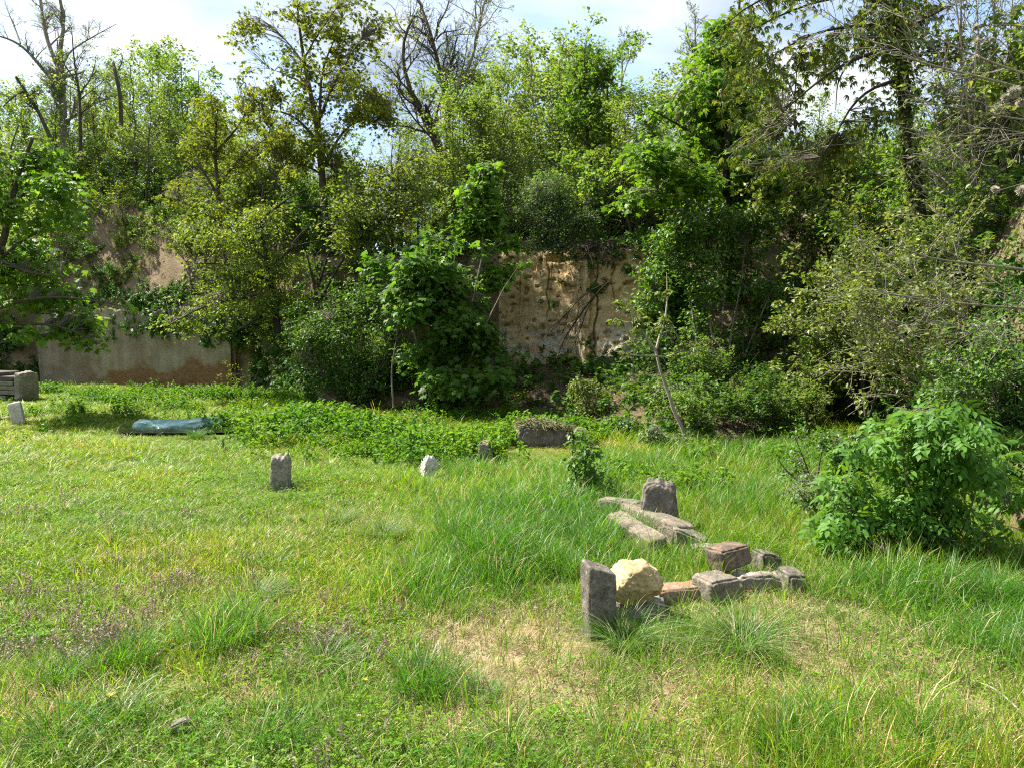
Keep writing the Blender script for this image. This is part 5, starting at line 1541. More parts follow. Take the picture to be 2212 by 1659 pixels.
ff = np.stack([I[:-1, :-1], I[:-1, 1:], I[1:, 1:], I[1:, :-1]], -1).reshape(-1, 4)
N0 = nu * nv
ed = lambda a: np.stack([a[:-1], a[1:], a[1:] + N0, a[:-1] + N0], -1)
wm_ = mesh_data('wall', np.concatenate([front, back]), [ff, ff[:, ::-1] + N0, ed(I[-1]), ed(I[:, 0])[:, ::-1], ed(I[:, -1]), ed(I[0])[:, ::-1]], [mat_wall()], True)
w = link('wall', wm_, None, A, label='grey rendered wall with a brown clay patch at the foot of the left bank', cat='wall')
w.rotation_euler = (0, 0, math.atan2(dAB[1], dAB[0]))

# slatted block at the left edge: weathered boards stacked flat, ends crumbling
root = empty('board_stack', G(30, 866), 'weathered grey stack of boards with faded black writing at the left edge', 'board stack')
M['board'] = rough_mat('board', [(5, [(.3, (.16, .145, .115)), (.5, (.26, .24, .195)), (.72, (.36, .335, .28))], 'MIX'), (1.4, [(.35, (.75, .72, .7)), (.65, (1.1, 1.1, 1.1))], 'MULTIPLY')], .95, .7, 18, .1, (.7, 3, 5))
M['board_dark'] = rough_mat('board_dark', [(5, [(.3, (.07, .062, .052)), (.7, (.16, .145, .125))], 'MIX')], .95, .7, 18, .1, (.7, 3, 5))
bw = 2.2
rgb = np.random.default_rng(8)
h = [.12, .12, .12, .12, .12, .12, .10]
z = -.05
for i, hh in enumerate(h):
    L_ = bw + .10 * rgb.normal() - (.25 if i == 6 else 0)
    me = rough_block('plank', (L_, .8, hh - .014), 40 + i, .006, 40, .02, 'board_dark' if i >= 5 else 'board', None, 7)
    o = link('plank', me, root, (-.54 - .5 + (bw - L_) * -.5 + .02 * rgb.normal() - .015 * i, .35 + .012 * rgb.normal(), z))
    o.rotation_euler = (0, R(2.2), R(1.0 * rgb.normal()))
    z += hh
# crumbled end block that closes the stack
me = rough_block('end_block', (.16, .8, .78), 60, .025, 26, .07, 'board', slant(-.2, 0), 6)
link('end_block', me, root, (.14, .32, -.08))
# faded black brush strokes on two boards
M['paint'] = rough_mat('paint', [(30, [(.3, (.03, .03, .03)), (.7, (.10, .095, .09))], 'MIX')], .9, 0)


def strokes(lines, parent, x0, z0, y, s, th=.012):
    V, F = [], []
    for ln_ in lines:
        for (a, b) in zip(ln_[:-1], ln_[1:]):
            a_, b_ = np.array(a) * s, np.array(b) * s
            d = b_ - a_
            d = d / max(np.linalg.norm(d), 1e-6)
            n_ = np.array([-d[1], d[0]]) * th
            k = len(V)
            for q in (a_ - n_, b_ - n_, b_ + n_, a_ + n_):
                V.append((x0 + q[0], y, z0 + q[1]))
            F.append((k, k + 1, k + 2, k + 3))
    link('writing', mesh_data('writing', np.array(V), [np.array(F)], [M['paint']]), parent)


strokes([[(.8, 1), (.0, .35), (.9, .35)], [(.65, .7), (.65, 0)], [(1.3, 0), (1.6, 1), (1.9, 0)], [(1.4, .4), (1.8, .4)], [(2.3, 0), (2.3, 1), (2.8, .8), (2.35, .5), (2.85, .25), (2.3, 0)], [(3.3, 1), (3.2, .5), (3.7, .55), (3.6, 0), (3.15, .05)]], root, -.95, .50, -.07, .085)
strokes([[(0, 0), (.1, 1), (.5, .5), (.9, 1), (1., 0)], [(1.3, 0), (1.3, 1), (1.8, .8), (1.3, .5), (1.8, 0)], [(2.2, .1), (2.5, 1), (2.9, .1)], [(3.2, .2), (3.4, 1), (3.8, .9), (3.7, .1), (3.2, .2)], [(4.1, .9), (4.6, .95), (4.2, 0)]], root, -1.0, .385, -.07, .075)

# ------------------------------------------------------------------ turquoise liner of the sunken basin
def mat_liner():
    m, n, out = new_mat('liner')
    v = coords(n, 'Object')
    a = noise(n, 3, 5, .6, v)
    col = ramp(n, [(.3, (.05, .19, .17)), (.46, (.12, .32, .285)), (.6, (.45, .60, .56))], a.outputs['Fac']).outputs['Color']
    b = noise(n, 14, 5, .7, v)
    col = mixc(n, ramp(n, [(.58, (0, 0, 0)), (.7, (.8, .8, .8))], b.outputs['Fac']).outputs['Color'], col, (.10, .10, .07))
    p = n.nodes.new('ShaderNodeBsdfPrincipled')
    p.inputs['Roughness'].default_value = .28
    n.links.new(col, p.inputs['Base Color'])
    n.links.new(p.outputs[0], out.inputs['Surface'])
    return m


def crumpled(name, label, cat, a, b, h, seed, mat, th=.012, lean=.25, group=None):
    A, B = np.array(a), np.array(b)
    d = B - A
    nu, nv = 90, 14
    tu, tv = np.meshgrid(np.linspace(0, 1, nu), np.linspace(0, 1, nv))
    P = A + tu[..., None] * d
    q = np.stack([tu * np.linalg.norm(d) * 3.2, tv * 1.2, 0 * tu + seed], -1)
    top = h * (1 + .28 * fbm(q * np.array([1, 0, 1]), 3, seed))
    P[..., 2] += tv * top
    P[..., 1] += lean * tv + .16 * fbm(q, 3, seed) + .05 * fbm(q * 3, 3, seed + 1)
    P[..., 1] += .16 * np.clip((tv - .8) / .2, 0, 1)
    V = P.reshape(-1, 3)
    V2 = V + np.array([0, th, -th * .4])
    I = np.arange(nu * nv).reshape(nv, nu)
    ff = np.stack([I[:-1, :-1], I[:-1, 1:], I[1:, 1:], I[1:, :-1]], -1).reshape(-1, 4)
    N0 = nu * nv
    ed = lambda a: np.stack([a[:-1], a[1:], a[1:] + N0, a[:-1] + N0], -1)
    me = mesh_data(name, np.concatenate([rel(V, A), rel(V2, A)]), [ff, ff[:, ::-1] + N0, ed(I[-1]), ed(I[0])[:, ::-1], ed(I[:, 0])[:, ::-1], ed(I[:, -1])], [mat], True)
    return link(name, me, None, A, label=label, cat=cat)


M['liner'] = mat_liner()
p0, p1 = flat(278, 930), flat(498, 930)
crumpled('basin_liner', 'crumpled turquoise plastic liner along the back of the sunken basin in the grass', 'liner', (p0[0], p0[1], float(ground_z(p0[0], p0[1])) - .01), (p1[0], p1[1] + .05, float(ground_z(p1[0], p1[1] + .05)) - .01), .17, 3, M['liner'])
p0, p1 = flat(566, 928), flat(606, 927)
crumpled('liner_scrap', 'small pale turquoise scrap of liner poking out of the nettles', 'liner', (p0[0], p0[1], .02), (p1[0], p1[1], .02), .16, 5, M['liner'])
m, n, out = new_mat('pond_water')
p = n.nodes.new('ShaderNodeBsdfPrincipled')
p.inputs['Base Color'].default_value = (.012, .016, .012, 1)
p.inputs['Roughness'].default_value = .12
n.links.new(p.outputs[0], out.inputs['Surface'])
a = np.linspace(0, 2 * np.pi, 40, endpoint=False)
c0, c1 = flat(390, 940)
rr = 1 + .18 * vnoise(np.stack([np.cos(a) * 2, np.sin(a) * 2, 0 * a], -1), 4)
V = np.stack([1.15 * np.cos(a) * rr, .30 * np.sin(a) * rr, 0 * a], -1)
link('water', mesh_data('water', np.vstack([V, [[0, 0, 0]]]), [np.array([[40, i, (i + 1) % 40] for i in range(40)])], [m]), None, (c0, c1 + .12, .055 + float(ground_z(np.array(c0), np.array(c1)))), kind='structure')

# ------------------------------------------------------------------ ground cover (nobody could count it)
def clump_mesh(name, rg, nb, h, wd, spread, lean, mats, mi_p=None, bend=.5, seg=3):
    """A clump of curved grass blades."""
    th = rg.random(nb) * 6.283
    rad = spread * np.sqrt(rg.random(nb))
    b = np.stack([np.cos(th) * rad, np.sin(th) * rad, 0 * th], -1)
    th2 = th + .9 * rg.normal(size=nb)
    out = np.stack([np.cos(th2), np.sin(th2), 0 * th], -1)
    hh = h * (.45 + .75 * rg.random(nb))
    ln = lean * (.3 + 1.1 * rg.random(nb))
    bd = bend * (.3 + rg.random(nb) * 1.2)
    face = th2 + 1.57 + .6 * rg.normal(size=nb)
    sd = np.stack([np.cos(face), np.sin(face), 0 * th], -1)
    rows = []
    for k in range(seg + 1):
        t = k / seg
        c = b + out * (hh * (ln * t + bd * t ** 2.4))[:, None] + np.array([0, 0, 1]) * (hh * (t - .35 * bd * t ** 3))[:, None]
        w = wd * (.7 + .6 * rg.random(nb))[:, None] * (1 - .25 * t if k < seg else 0) * .5
        rows += ([c - sd * w, c + sd * w] if k < seg else [c])
    V = np.stack(rows, 1)
    nvv = V.shape[1]
    q = [[2 * k, 2 * k + 1, 2 * k + 3, 2 * k + 2] for k in range(seg - 1)]
    q = np.array(q)[None] + (np.arange(nb) * nvv)[:, None, None]
    t3 = np.array([[2 * seg - 2, 2 * seg - 1, 2 * seg]])[None] + (np.arange(nb) * nvv)[:, None, None]
    q, t3 = q.reshape(-1, 4), t3.reshape(-1, 3)
    mi = None
    if mi_p is not None:
        mb = rg.choice(len(mats), nb, p=mi_p)
        mi = np.concatenate([np.repeat(mb, seg - 1), mb])
    return mesh_data(name, V.reshape(-1, 3), [q, t3], mats, False, mi)


def herb_mesh(name, rg, ns, h, leafn, size, tmpl, mat, spread=.08, lean=.25):
    d = nrm(np.stack([rg.normal(size=ns) * lean, rg.normal(size=ns) * lean, np.ones(ns)], -1))
    s = np.stack([rg.normal(size=ns) * spread, rg.normal(size=ns) * spread, 0 * np.ones(ns)], -1)
    st = shoots(s, d, h * (.6 + .6 * rg.random(ns)), np.full(ns, .003), 4, .12, 0, rg)
    V, F = leafset(st[0], leafn, size, tmpl, rg, up=1., spread=1., droop=.25, tr=(.25, 1))
    V2, F2 = tubes([(st[0], st[1], 3)])
    mi = [np.zeros(len(f), int) for f in F] + [np.ones(len(F2), int)]
    return mesh_data(name, np.concatenate([V, V2]), F + [F2 + len(V)], [mat, M['stem_green']], False, np.concatenate(mi))


LIB = {}


def lib(key, meshes):
    c = bpy.data.collections.new(key)          # held only as the source of the ground cover, not part of the scene
    for i, me in enumerate(meshes):
        o = bpy.data.objects.new('%s_%02d' % (key, i), me)
        c.objects.link(o)
    LIB[key] = c


def scatter(name, key, P, rot, scl, idx, tint):
    me = bpy.data.meshes.new(name)
    me.vertices.add(len(P))
    me.vertices.foreach_set('co', np.asarray(P, np.float32).ravel())
    for nm, ty, dat, f in [('rot', 'FLOAT_VECTOR', rot, 'vector'), ('scl', 'FLOAT_VECTOR', scl, 'vector'), ('tint', 'FLOAT', tint, 'value')]:
        me.attributes.new(nm, ty, 'POINT').data.foreach_set(f, np.asarray(dat, np.float32).ravel())
    me.attributes.new('idx', 'INT', 'POINT').data.foreach_set('value', np.asarray(idx, np.int32))
    o = link(name, me, kind='stuff')
    ng = bpy.data.node_groups.new(name, 'GeometryNodeTree')
    ng.interface.new_socket('Geometry', in_out='INPUT', socket_type='NodeSocketGeometry')
    ng.interface.new_socket('Geometry', in_out='OUTPUT', socket_type='NodeSocketGeometry')
    gi, go = ng.nodes.new('NodeGroupInput'), ng.nodes.new('NodeGroupOutput')
    ci = ng.nodes.new('GeometryNodeCollectionInfo')
    ci.inputs['Collection'].default_value = LIB[key]
    ci.inputs['Separate Children'].default_value = True
    ci.inputs['Reset Children'].default_value = True
    ip = ng.nodes.new('GeometryNodeInstanceOnPoints')
    ip.inputs['Pick Instance'].default_value = True
    ng.links.new(gi.outputs[0], ip.inputs['Points'])
    ng.links.new(ci.outputs[0], ip.inputs['Instance'])
    for nm, ty, sock in [('rot', 'FLOAT_VECTOR', 'Rotation'), ('scl', 'FLOAT_VECTOR', 'Scale'), ('idx', 'INT', 'Instance Index')]:
        na = ng.nodes.new('GeometryNodeInputNamedAttribute')
        na.data_type = ty
        na.inputs['Name'].default_value = nm
        ng.links.new(na.outputs['Attribute'], ip.inputs[sock])
    ng.links.new(ip.outputs[0], go.inputs[0])
    md = o.modifiers.new('scatter', 'NODES')
    md.node_group = ng
    return o


rg = np.random.default_rng(64)
GR, LU, DR = M['grass'], M['grass_lush'], M['grass_dry']
lib('grass_source', [clump_mesh('blades', rg, 16, .085, .0052, .075, .5, [GR, DR], [.95, .05], .7) for _ in range(4)]              # 0-3 short turf
    + [clump_mesh('blades', rg, 13, .25, .0048, .07, 0.24, [LU, GR, DR], [.58, .36, .06], .5) for _ in range(4)]                            # 4-7 tall lush
    + [clump_mesh('blades', rg, 16, .075, .0036, .09, .9, [DR, GR], [.86, .14], .8) for _ in range(3)]                           # 8-10 straw
    + [clump_mesh('blades', rg, 9, .22, .0045, .07, .22, [GR, DR], [.85, .15], .35) for _ in range(3)])                          # 11-13 thin upright
# positions: density falls with distance as the blades grow small in view
pts = []
for y0, y1, dens in [(1.6, 4.2, 560), (4.2, 6.5, 520), (6.5, 10, 330), (10, 14, 230), (14, 19, 150), (19, 27.5, 90)]:
    area_w = 2 * .86 * y1
    n_ = int(dens * area_w * (y1 - y0))
    x = (rg.random(n_) - .5) * area_w
    y = y0 + (y1 - y0) * rg.random(n_)
    k = np.abs(x) < .86 * y + .6
    pts.append(np.stack([x[k], y[k]], -1))
XY = np.concatenate(pts)
foot = np.interp(1106 + 1664 * XY[:, 0] / XY[:, 1], kp, [KEY[q][0][0] for q in kp])
XY = XY[XY[:, 1] < foot + .5]
X, Yy = XY[:, 0], XY[:, 1]
p3 = np.stack([X, Yy, 0 * X], -1)
lush = 0 * X
for px, py, rx, ry, w in [(1060, 1190, .75, 1.25, 1.), (960, 1260, .5, .7, .8), (1180, 1120, 1.1, 1.1, .9), (1100, 1050, 1.7, 1.5, .6), (1300, 1190, .6, .8, .8), (1400, 1040, 1.4, 1.6, .8), (930, 1480, .25, .4, .55), (280, 1440, .3, .25, .35), (170, 1560, .5, .3, .28), (640, 1540, .5, .35, .28),
                          (2050, 1300, .9, .5, 1.), (2190, 1420, .55, .8, .9), (1900, 1290, .5, .35, .6), (1700, 1100, 1.0, 1.2, .7), (1650, 1000, 1.6, 1.4, .8), (2000, 1650, 1.3, .4, .5), (1500, 1640, .8, .28, .35), (1150, 1640, .6, .28, .4), (560, 960, 2.5, .8, .35), (490, 1380, .3, .3, .7), (1390, 1370, .35, .25, .6), (330, 1500, .4, .25, .28), (780, 1580, .5, .3, .3), (600, 1060, .35, .3, .5)]:
    cx, cy = flat(px, py)
    lush = np.maximum(lush, w * blob(X, Yy, cx, cy, rx, ry))
lush = np.clip(lush + .45 * fbm(p3 * 1.9, 3, 81) * (lush > .06), 0, 1)
dry = dry_mask(X, Yy)
patch = fbm(p3 * .7, 4, 83)
r_ = rg.random(len(X))
keep = rg.random(len(X)) > .25 * np.clip(dry * 1.3 - .15, 0, 1) * (1 - lush)
idx = np.where(r_ < lush * .85, rg.integers(4, 8, len(X)), rg.integers(0, 4, len(X)))
isdry = (rg.random(len(X)) < np.clip(dry * 1.05, 0, .93) * (1 - .6 * lush)) | (rg.random(len(X)) < .03)
idx = np.where(isdry, rg.integers(8, 11, len(X)), idx)
thin = (rg.random(len(X)) < np.where(X > .12 * Yy, .38, .02)) & (idx < 4) | ((rg.random(len(X)) < .17) & isdry)
idx = np.where(thin, rg.integers(11, 14, len(X)), idx)
far = np.clip(Yy / 9, .75, 1.7)
s = (.7 + .7 * rg.random(len(X))) * np.where((idx >= 4) & (idx < 8), .55 + .65 * lush, 1.)
scl = np.stack([s * far, s * far, s * np.clip(.9 + .35 * patch, .6, 1.3)], -1)
tint = np.clip(.5 + .55 * patch + .12 * rg.normal(size=len(X)) - .25 * (lush > .6) + .12 * (Yy > 7) * (X < .1 * Yy), 0, 1)
Zz = ground_z(X, Yy) - .006
PP = np.stack([X, Yy, Zz], -1)
keep &= ~((np.abs(X - c0) < 1.1) & (np.abs(Yy - c1 - .12) < .32))
rot = np.stack([.10 * rg.normal(size=len(X)), .10 * rg.normal(size=len(X)), rg.random(len(X)) * 6.283], -1)
low = 0 * X
for px, py, rx, ry in [(1300, 1385, .22, .28), (1372, 1345, .25, .2), (1485, 1305, .35, .15), (1560, 1300, .3, .16), (606, 1062, .25, .45), (926, 1034, .25, .45), (1051, 1008, .25, .5), (42, 925, .35, .8), (30, 870, 1.0, 1.6), (1172, 978, .7, .7), (390, 952, 1.5, .8), (1400, 1190, .3, .12), (1430, 1150, .3, .2), (1660, 1235, .2, .15)]:
    cx, cy = flat(px, py)
    low = np.maximum(low, blob(X, Yy, cx, cy, rx, ry))
LOWM = low
tall = (idx >= 4) & (idx < 8) | (idx >= 11)
idx = np.where(tall & (low > .3) & (rg.random(len(X)) < .9), rg.integers(0, 4, len(X)), idx)
scl = scl * (1 - .45 * np.clip(low, 0, 1))[:, None]
scatter('grass', 'grass_source', PP[keep], rot[keep], scl[keep], idx[keep], tint[keep])

# clover and small round-leaved herbs in the turf
def clover_mesh(rg, n=22):
    p = np.stack([rg.normal(size=n) * .07, rg.normal(size=n) * .07, .02 + .05 * rg.random(n)], -1)
    th = rg.random(n) * 6.283
    out = []
    for k in range(3):
        a = th + k * 2.094
        ax = np.stack([np.cos(a), np.sin(a), .15 * np.ones(n)], -1)
        out.append(leaves(p, ax, nrm(np.array([0, 0, 1.]) + .25 * rg.normal(size=(n, 3))), 0.0135 * (.7 + .6 * rg.random(n)), T_kite(.9, .03, .05)))
    V, F = merge(out)
    return mesh_data('clover', V, F, [M['clover']])


lib('clover_source', [clover_mesh(rg) for _ in range(4)])
k = rg.random(len(X)) < np.clip(.03 + .3 * fbm(p3 * .9, 3, 91), 0, .5) * (1 - lush) * (1 - dry * .8) * (Yy < 9) * 1.0
q = PP[k] + np.stack([.06 * rg.normal(size=k.sum()), .06 * rg.normal(size=k.sum()), 0 * rg.random(k.sum()) + .01], -1)
scatter('clover_carpet', 'clover_source', q, np.stack([0 * q[:, 0], 0 * q[:, 0], rg.random(len(q)) * 6.283], -1), np.repeat((.8 + .7 * rg.random(len(q)))[:, None] * far[k][:, None], 3, 1), rg.integers(0, 4, len(q)), np.clip(.55 + .3 * rg.normal(size=len(q)), 0, 1))

# nettles and ground elder
lib('nettle_source', [herb_mesh('nettles', rg, 8, .30, 120, .055, 'kite_wide', M['nettle'], .11, .25) for _ in range(4)] + [herb_mesh('herbs', rg, 6, .13, 80, .05, 'kite_wide', M['herb'], .11, .5) for _ in range(3)])
zones = []
for px, py, rx, ry, n_, hs in [(640, 925, 1.3, .55, 420, 1.), (760, 950, 1.1, .55, 380, 1.), (850, 955, .7, .4, 160, .9), (1000, 975, 1.5, .9, 420, .8), (1130, 985, .9, .9, 200, .8), (900, 930, 2.4, 1.0, 110, .6), (330, 880, 4.5, 3.2, 800, .7), (200, 850, 3.2, 3.2, 420, .7), (500, 870, 3.0, 2.6, 420, .7), (120, 905, .6, .5, 60, .8), (90, 925, .3, .3, 24, .8),
                               (1090, 905, 1.0, .6, 160, .7), (1250, 945, 1., .7, 160, .8), (1430, 1065, .5, .35, 70, .75), (1330, 1040, .35, .3, 40, .7), (1480, 1060, .4, .3, 50, .75), (450, 890, 1.6, .5, 160, .7), (505, 930, .16, .1, 8, .7), (1800, 960, 1.6, .8, 150, .8), (1700, 1000, 1., .6, 80, .7)]:
    cx, cy = flat(px, py)
    zones.append(np.stack([cx + rx * .62 * rg.normal(size=n_), cy + ry * .62 * rg.normal(size=n_), np.full(n_, hs)], -1))
Zn = np.concatenate(zones)
Zn = Zn[fbm(np.stack([Zn[:, 0], Zn[:, 1] * 1.2, 0 * Zn[:, 0]], -1) * 1.1, 3, 17) + .25 * rg.random(len(Zn)) > -.02]
ft = np.interp(1106 + 1664 * Zn[:, 0] / Zn[:, 1], kp, [KEY[q][0][0] for q in kp])
Zn = Zn[(Zn[:, 1] < ft + .2) & (Zn[:, 1] > 4)]
for px, py, rx, ry in [(1172, 985, .7, .9), (42, 925, .45, 1.2), (30, 885, 1.0, 2.2), (1051, 1012, .2, .5), (926, 1036, .2, .4)]:
    cx, cy = flat(px, py)
    Zn = Zn[blob(Zn[:, 0], Zn[:, 1], cx, cy, rx, ry) < .35]
Zn = Zn[~((Zn[:, 0] > c0 - 1.3) & (Zn[:, 0] < c0 + .95) & (Zn[:, 1] < c1 + .62) & (Zn[:, 1] > c1 - 1.3))]
_px = 1106 + 1664 * Zn[:, 0] / Zn[:, 1]
Zn = Zn[~((_px > 262) & (_px < 488) & (Zn[:, 1] > 9) & (Zn[:, 1] < c1 + .65))]
n_ = len(Zn)
scatter('nettles', 'nettle_source', np.stack([Zn[:, 0], Zn[:, 1], ground_z(Zn[:, 0], Zn[:, 1]) - .02], -1), np.stack([.1 * rg.normal(size=n_), .1 * rg.normal(size=n_), rg.random(n_) * 6.283], -1),
        np.repeat((Zn[:, 2] * np.clip(.85 + 1.1 * fbm(np.stack([Zn[:, 0], Zn[:, 1], 0 * Zn[:, 0]], -1) * 1.3, 3, 19) + .3 * rg.normal(size=n_), .3, 1.6))[:, None], 3, 1), np.where(rg.random(n_) < .72, rg.integers(0, 4, n_), rg.integers(4, 7, n_)), np.clip(.5 + .25 * rg.normal(size=n_), 0, 1))

# undergrowth and leaf litter over the slopes
lib('undergrowth_source', [herb_mesh('herbs', rg, 6, .26, 70, .085, 'kite_wide', M['herb'], .13, .5) for _ in range(4)] + [clump_mesh('blades', rg, 14, .3, .008, .08, .35, [LU, DR], [.7, .3], .6) for _ in range(2)])
fc = HV[HF.reshape(-1, 4)].mean(1)
e1 = HV[HF.reshape(-1, 4)[:, 2]] - HV[HF.reshape(-1, 4)[:, 0]]; e2 = HV[HF.reshape(-1, 4)[:, 3]] - HV[HF.reshape(-1, 4)[:, 1]]
nn_ = np.cross(e1, e2); ar = np.linalg.norm(nn_, axis=1) / 2; nz_ = np.abs(nn_[:, 2]) / np.maximum(2 * ar, 1e-9)
fpx = 1106 + 1664 * fc[:, 0] / fc[:, 1]
sg = np.broadcast_to(SEG[:-1, None], (nr - 1, nc - 1)).reshape(-1)
base_w = ar * (fpx > -250) * (fpx < 2600) * (sg < 4.6) * np.clip((nz_ - .25) / .4, 0, 1)
dens_noise = np.clip(.55 + 1.1 * fbm(fc * .9, 3, 95), .05, 1.3)


def on_hill(n, w):
    w = np.maximum(w, 0)
    i = rg.choice(len(w), n, p=w / w.sum())
    a, b = rg.random(n)[:, None], rg.random(n)[:, None]
    Q = HV[HF.reshape(-1, 4)[i]]
    return (Q[:, 0] * (1 - a) + Q[:, 1] * a) * (1 - b) + (Q[:, 3] * (1 - a) + Q[:, 2] * a) * b


n_ = 6500
near = np.clip((fpx - 1040) / 60, 0, 1) * np.clip((1420 - fpx) / 60, 0, 1) * (sg < 1)
q = on_hill(n_, base_w * dens_noise * (1 - .2 * near) * np.where(sg < 1, 2.2, .8) * np.where(fpx > 1950, 1.3, 1.))
scatter('undergrowth', 'undergrowth_source', q - [0, 0, .02], np.stack([.15 * rg.normal(size=n_), .15 * rg.normal(size=n_), rg.random(n_) * 6.283], -1), np.repeat((.6 + .9 * rg.random(n_))[:, None], 3, 1), np.where(rg.random(n_) < .85, rg.integers(0, 4, n_), rg.integers(4, 6, n_)), np.clip(.5 + .25 * rg.normal(size=n_), 0, 1))
# ivy and small seedlings clinging to the steep shaded faces
n_ = 1500
q = on_hill(n_, ar * (sg < 2.2) * (nz_ < .6) * ((fpx < 1060) | (fpx > 1420)) * (fpx > -250) * (fpx < 2500) * np.clip(fbm(fc * 1.1, 3, 97) + .1, 0, 1) * ((fpx > 560) | (sg > 1.6) | (fpx < 90)))
scatter('face_seedlings', 'undergrowth_source', q, np.stack([.9 + .3 * rg.normal(size=n_), .3 * rg.normal(size=n_), .4 * rg.normal(size=n_)], -1), np.repeat((.6 + .8 * rg.random(n_))[:, None], 3, 1), rg.integers(0, 4, n_), np.clip(.4 + .25 * rg.normal(size=n_), 0, 1))
n_ = 26000
q = on_hill(n_, base_w * np.where(sg < 1.2, 2., .5))
q2 = np.stack([(rg.random(5000) - .35) * 9, 11 + 4 * rg.random(5000)], -1)
f2 = np.interp(1106 + 1664 * q2[:, 0] / q2[:, 1], kp, [KEY[z_][0][0] for z_ in kp])
q2 = q2[(np.abs(q2[:, 1] - f2) < 1.0)]
q = np.concatenate([q, np.stack([q2[:, 0], q2[:, 1], ground_z(q2[:, 0], q2[:, 1]) + .01], -1)])
V, F = leaves(q + [0, 0, .012], rg.normal(size=q.shape) * [1, 1, .25], nrm(np.array([0, 0, 1.]) + .45 * rg.normal(size=q.shape)), .075 * (.5 + .8 * rg.random(len(q))), T_kite(.6, .12, .2))
link('leaf_litter', mesh_data('leaf_litter', V, F, [M['litter']]), kind='stuff')
# fallen twigs on the banks
n_ = 900
q = on_hill(n_, base_w * (sg < 1.3) * np.where(fpx > 1700, 3., 1.))
d = nrm(rg.normal(size=(n_, 3)) * [1, 1, .22])
tw_ = shoots(q + [0, 0, .03], d, .25 + .9 * rg.random(n_) ** 2, .003 + .006 * rg.random(n_), 6, .22, .1, rg)
V, F = tubes([(tw_[0], tw_[1], 4)])
link('fallen_twigs', mesh_data('fallen_twigs', V, [F], [M['twig']], True), kind='stuff')

# ------------------------------------------------------------------ tussocks
TUS = {}
for key, args in {'tuft': (330, .30, .0042, .11, .45, [LU, GR, DR], [.42, .42, .16], .8, 5), 'weep': (420, .28, .0038, .09, .6, [GR, LU, DR], [.5, .2, .3], 1.1, 5), 'tall': (260, .40, .0052, .17, .25, [LU, GR, DR], [.5, .42, .08], .55, 5), 'blue': (120, .32, .0062, .16, .40, [LU, LU, DR], [.5, .4, .1], .7, 5)}.items():
    nb, h, wd, sp_, le, ms, pr, be, sgm = args
    TUS[key] = clump_mesh('grass_tussock', np.random.default_rng(len(key) * 7), nb, h, wd, sp_, le, ms, pr, be, sgm)
for px, py, key, s, lab in [(492, 1398, 'tuft', .8, 'bright fine-leaved grass tussock in the left foreground above the dead-nettle patch'), (552, 1302, 'weep', .62, 'small domed tussock with drooping blades behind the bright fine-leaved one'),
                            (832, 1166, 'weep', .78, 'dark-centred drooping tussock in mid-meadow left of the lush tall grass'), (884, 1250, 'tuft', .65, 'olive tussock at the lower left edge of the lush tall grass'), (1052, 1206, 'tall', .95, 'largest dark lush tuft in the middle of the meadow'),
                            (1604, 1405, 'weep', .92, 'big glossy drooping tussock right of the yellow boulder'), (915, 1500, 'tall', .66, 'tall upright tuft at the left edge of the dry straw patch'), (1035, 1520, 'tuft', .5, 'small dull tuft inside the dry straw patch'),
                            (128, 1478, 'tuft', .6, 'vivid green tuft near the lower left edge'), (285, 1440, 'tall', .55, 'upright tuft between the vivid lower-left tuft and the fine-leaved tussock'), (245, 1560, 'blue', .6, 'sprawling blue-green broad-bladed tuft at the bottom left'), (120, 1610, 'blue', .55, 'narrow blue-green tuft in the bottom left corner'),
                            (1350, 1400, 'weep', .8, 'shaded tuft growing against the foot of the dark stone post'), (700, 1440, 'weep', .6, 'flattened straw-tinged tuft left of the dry patch'), (735, 1130, 'weep', .6, 'little brownish tuft on the pale mown turf in mid-meadow'), (580, 1230, 'blue', .6, 'dark broad-bladed tuft above the small domed tussock'),
                            (615, 1055, 'tuft', .55, 'dark tuft at the foot of the lone broken-topped post'), (425, 945, 'tuft', .7, 'tuft growing in front of the turquoise liner'), (2040, 1640, 'blue', .6, 'broad blue-green tuft at the bottom right'), (1330, 1630, 'blue', .5, 'small broad-bladed tuft at the bottom centre'), (600, 1600, 'blue', .55, 'loose blue-green tuft at the bottom, left of centre'),
                            (1740, 1560, 'tuft', .6, 'upright tuft in the dry grass at lower right'), (1690, 1630, 'tall', .6, 'leggy tuft at the bottom right of centre'), (2130, 1300, 'tall', .65, 'tall tuft at the foot of the elder bush'), (1530, 1215, 'blue', .7, 'iris-like broad tuft between the beams and the stacked stones')]:
    p = G(px, py)
    o = link('grass_tussock', TUS[key], None, p - [0, 0, .015], label=lab, cat='grass tuft', group='grass tussocks in the meadow')
    o.scale = (s, s, s * (.9 + .2 * rg.random())); o.rotation_euler = (0, 0, rg.random() * 6.28)

# ------------------------------------------------------------------ flowers
def deadnettle_mesh(rg, ns=7):
    s = np.stack([rg.normal(size=ns) * .07, rg.normal(size=ns) * .07, 0 * np.ones(ns)], -1)
    d = nrm(np.stack([rg.normal(size=ns) * .18, rg.normal(size=ns) * .18, np.ones(ns)], -1))
    st = shoots(s, d, .09 + .06 * rg.random(ns), np.full(ns, .002), 4, .1, 0, rg)
    a = leafset(st[0], ns * 8, .014, 'kite_wide', rg, tr=(.62, 1.), droop=.5)
    V2, F2 = tubes([(st[0], st[1], 3)])
    V, F = merge([a, (V2, [F2])])
    return mesh_data('deadnettle', V, F, [M['deadnettle']])


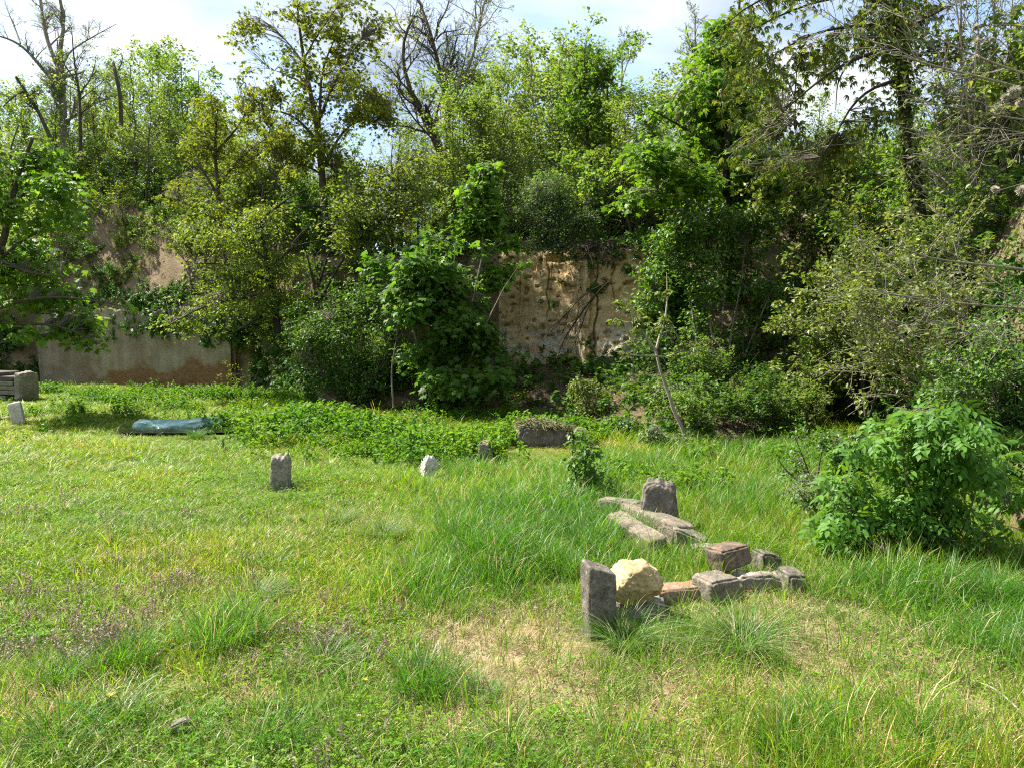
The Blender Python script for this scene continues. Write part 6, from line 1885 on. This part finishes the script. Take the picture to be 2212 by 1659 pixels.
lib('deadnettle_source', [deadnettle_mesh(rg) for _ in range(3)])
zs = []
for px, py, rx, ry, n_ in [(95, 1285, .55, .25, 26), (440, 1265, .4, .22, 20), (690, 1305, .22, .12, 8), (310, 1225, .4, .2, 14), (140, 1395, .45, .18, 30), (250, 1355, .4, .14, 22), (680, 1395, .22, .15, 18), (15, 1405, .12, .12, 10), (190, 1420, .2, .08, 12), (560, 1330, .2, .15, 8), (520, 1450, .3, .12, 14), (830, 1350, .3, .2, 8), (1060, 1330, .3, .15, 7), (780, 1630, .2, .08, 6), (200, 1140, 1., .3, 14), (60, 1110, .8, .3, 14), (900, 1420, .2, .15, 6)]:
    cx, cy = flat(px, py)
    zs.append(np.stack([cx + rx * .6 * rg.normal(size=n_), cy + ry * .7 * rg.normal(size=n_)], -1))
q = np.concatenate(zs)
q = q[rg.random(len(q)) < .7]; n_ = len(q)
scatter('deadnettle_flowers', 'deadnettle_source', np.stack([q[:, 0], q[:, 1], ground_z(q[:, 0], q[:, 1])], -1), np.stack([0 * q[:, 0], 0 * q[:, 0], rg.random(n_) * 6.28], -1), np.repeat((.7 + .5 * rg.random(n_))[:, None], 3, 1), rg.integers(0, 3, n_), rg.random(n_))


def flower(rg, pet=16, r=.02):
    a = rg.random(pet) * 6.283
    ax = np.stack([np.cos(a), np.sin(a), .35 + .4 * rg.random(pet)], -1)
    return leaves(np.zeros((pet, 3)), ax, np.tile([0, 0, 1.], (pet, 1)), r * (.7 + .5 * rg.random(pet)), T_kite(.34, .05, .1))


dv, df = flower(rg)
sv, sf = tubes([(np.array([[[0, 0, -.09], [.004, 0, -.05], [0, 0, 0]]]), np.full((1, 3), .0022), 4)])
head, stalk = mesh_data('flower_head', dv, df, [M['yellow_petal']]), mesh_data('stalk', sv, [sf], [M['stem_green']], True)
for px, py, lab in [(960, 1289, 'yellow dandelion left of the olive tussock'), (1020, 1515, 'yellow dandelion beside the tall tuft by the dry patch'), (270, 1387, 'yellow dandelion between the two purple dead-nettle patches at left'), (240, 1542, 'yellow dandelion at the foot of the vivid lower-left tuft')]:
    if px == 1020: px, py = 790, 1506
    p = G(px, py)
    root = empty('dandelion', p, lab, 'flower', 'dandelions in the turf')
    link('flower_head', head, root, (0, 0, .085)); link('stalk', stalk, root, (0, 0, .085))
p = G(1110, 880)
root = empty('wallflower', p, 'clump of bright yellow flowers on the bank below the cliff', 'flowers')
st = shoots(np.zeros((16, 3)) + rg.normal(size=(16, 3)) * [.12, .08, 0], nrm(np.stack([.35 * rg.normal(size=16), .35 * rg.normal(size=16), np.ones(16)], -1)), .25 + .2 * rg.random(16), np.full(16, .004), 5, .15, 0, rg)
V, F = tubes([(st[0], st[1], 4)])
link('stems', mesh_data('stems', V, [F], [M['stem_green']], True), root)
V, F = leafset(st[0], 160, .07, 'kite_slim', rg, tr=(.1, .8))
link('foliage', mesh_data('foliage', V, F, [M['leaf_fresh']]), root, kind='stuff')
for i in range(16):
    o = link('flower_head', head, root, st[0][i, -1]); o.scale = (2.2,) * 3; o.rotation_euler = (.5 * rg.normal(), .5 * rg.normal(), 0)

# dry stick in the grass, lower right
Q = poly([G(2088, 1478) + [0, 0, .03], G(2150, 1518) + [0, 0, .07], G(2215, 1572) + [0, 0, .05], G(2260, 1610) + [0, 0, .02]], 12)
V, F = tubes([(Q[None], np.linspace(.003, .006, 12)[None], 6)])
link('dry_stick', mesh_data('dry_stick', V, [F], [M['bark_pale']], True), None, label='long pale dry stick lying in the grass at the lower right', cat='stick')
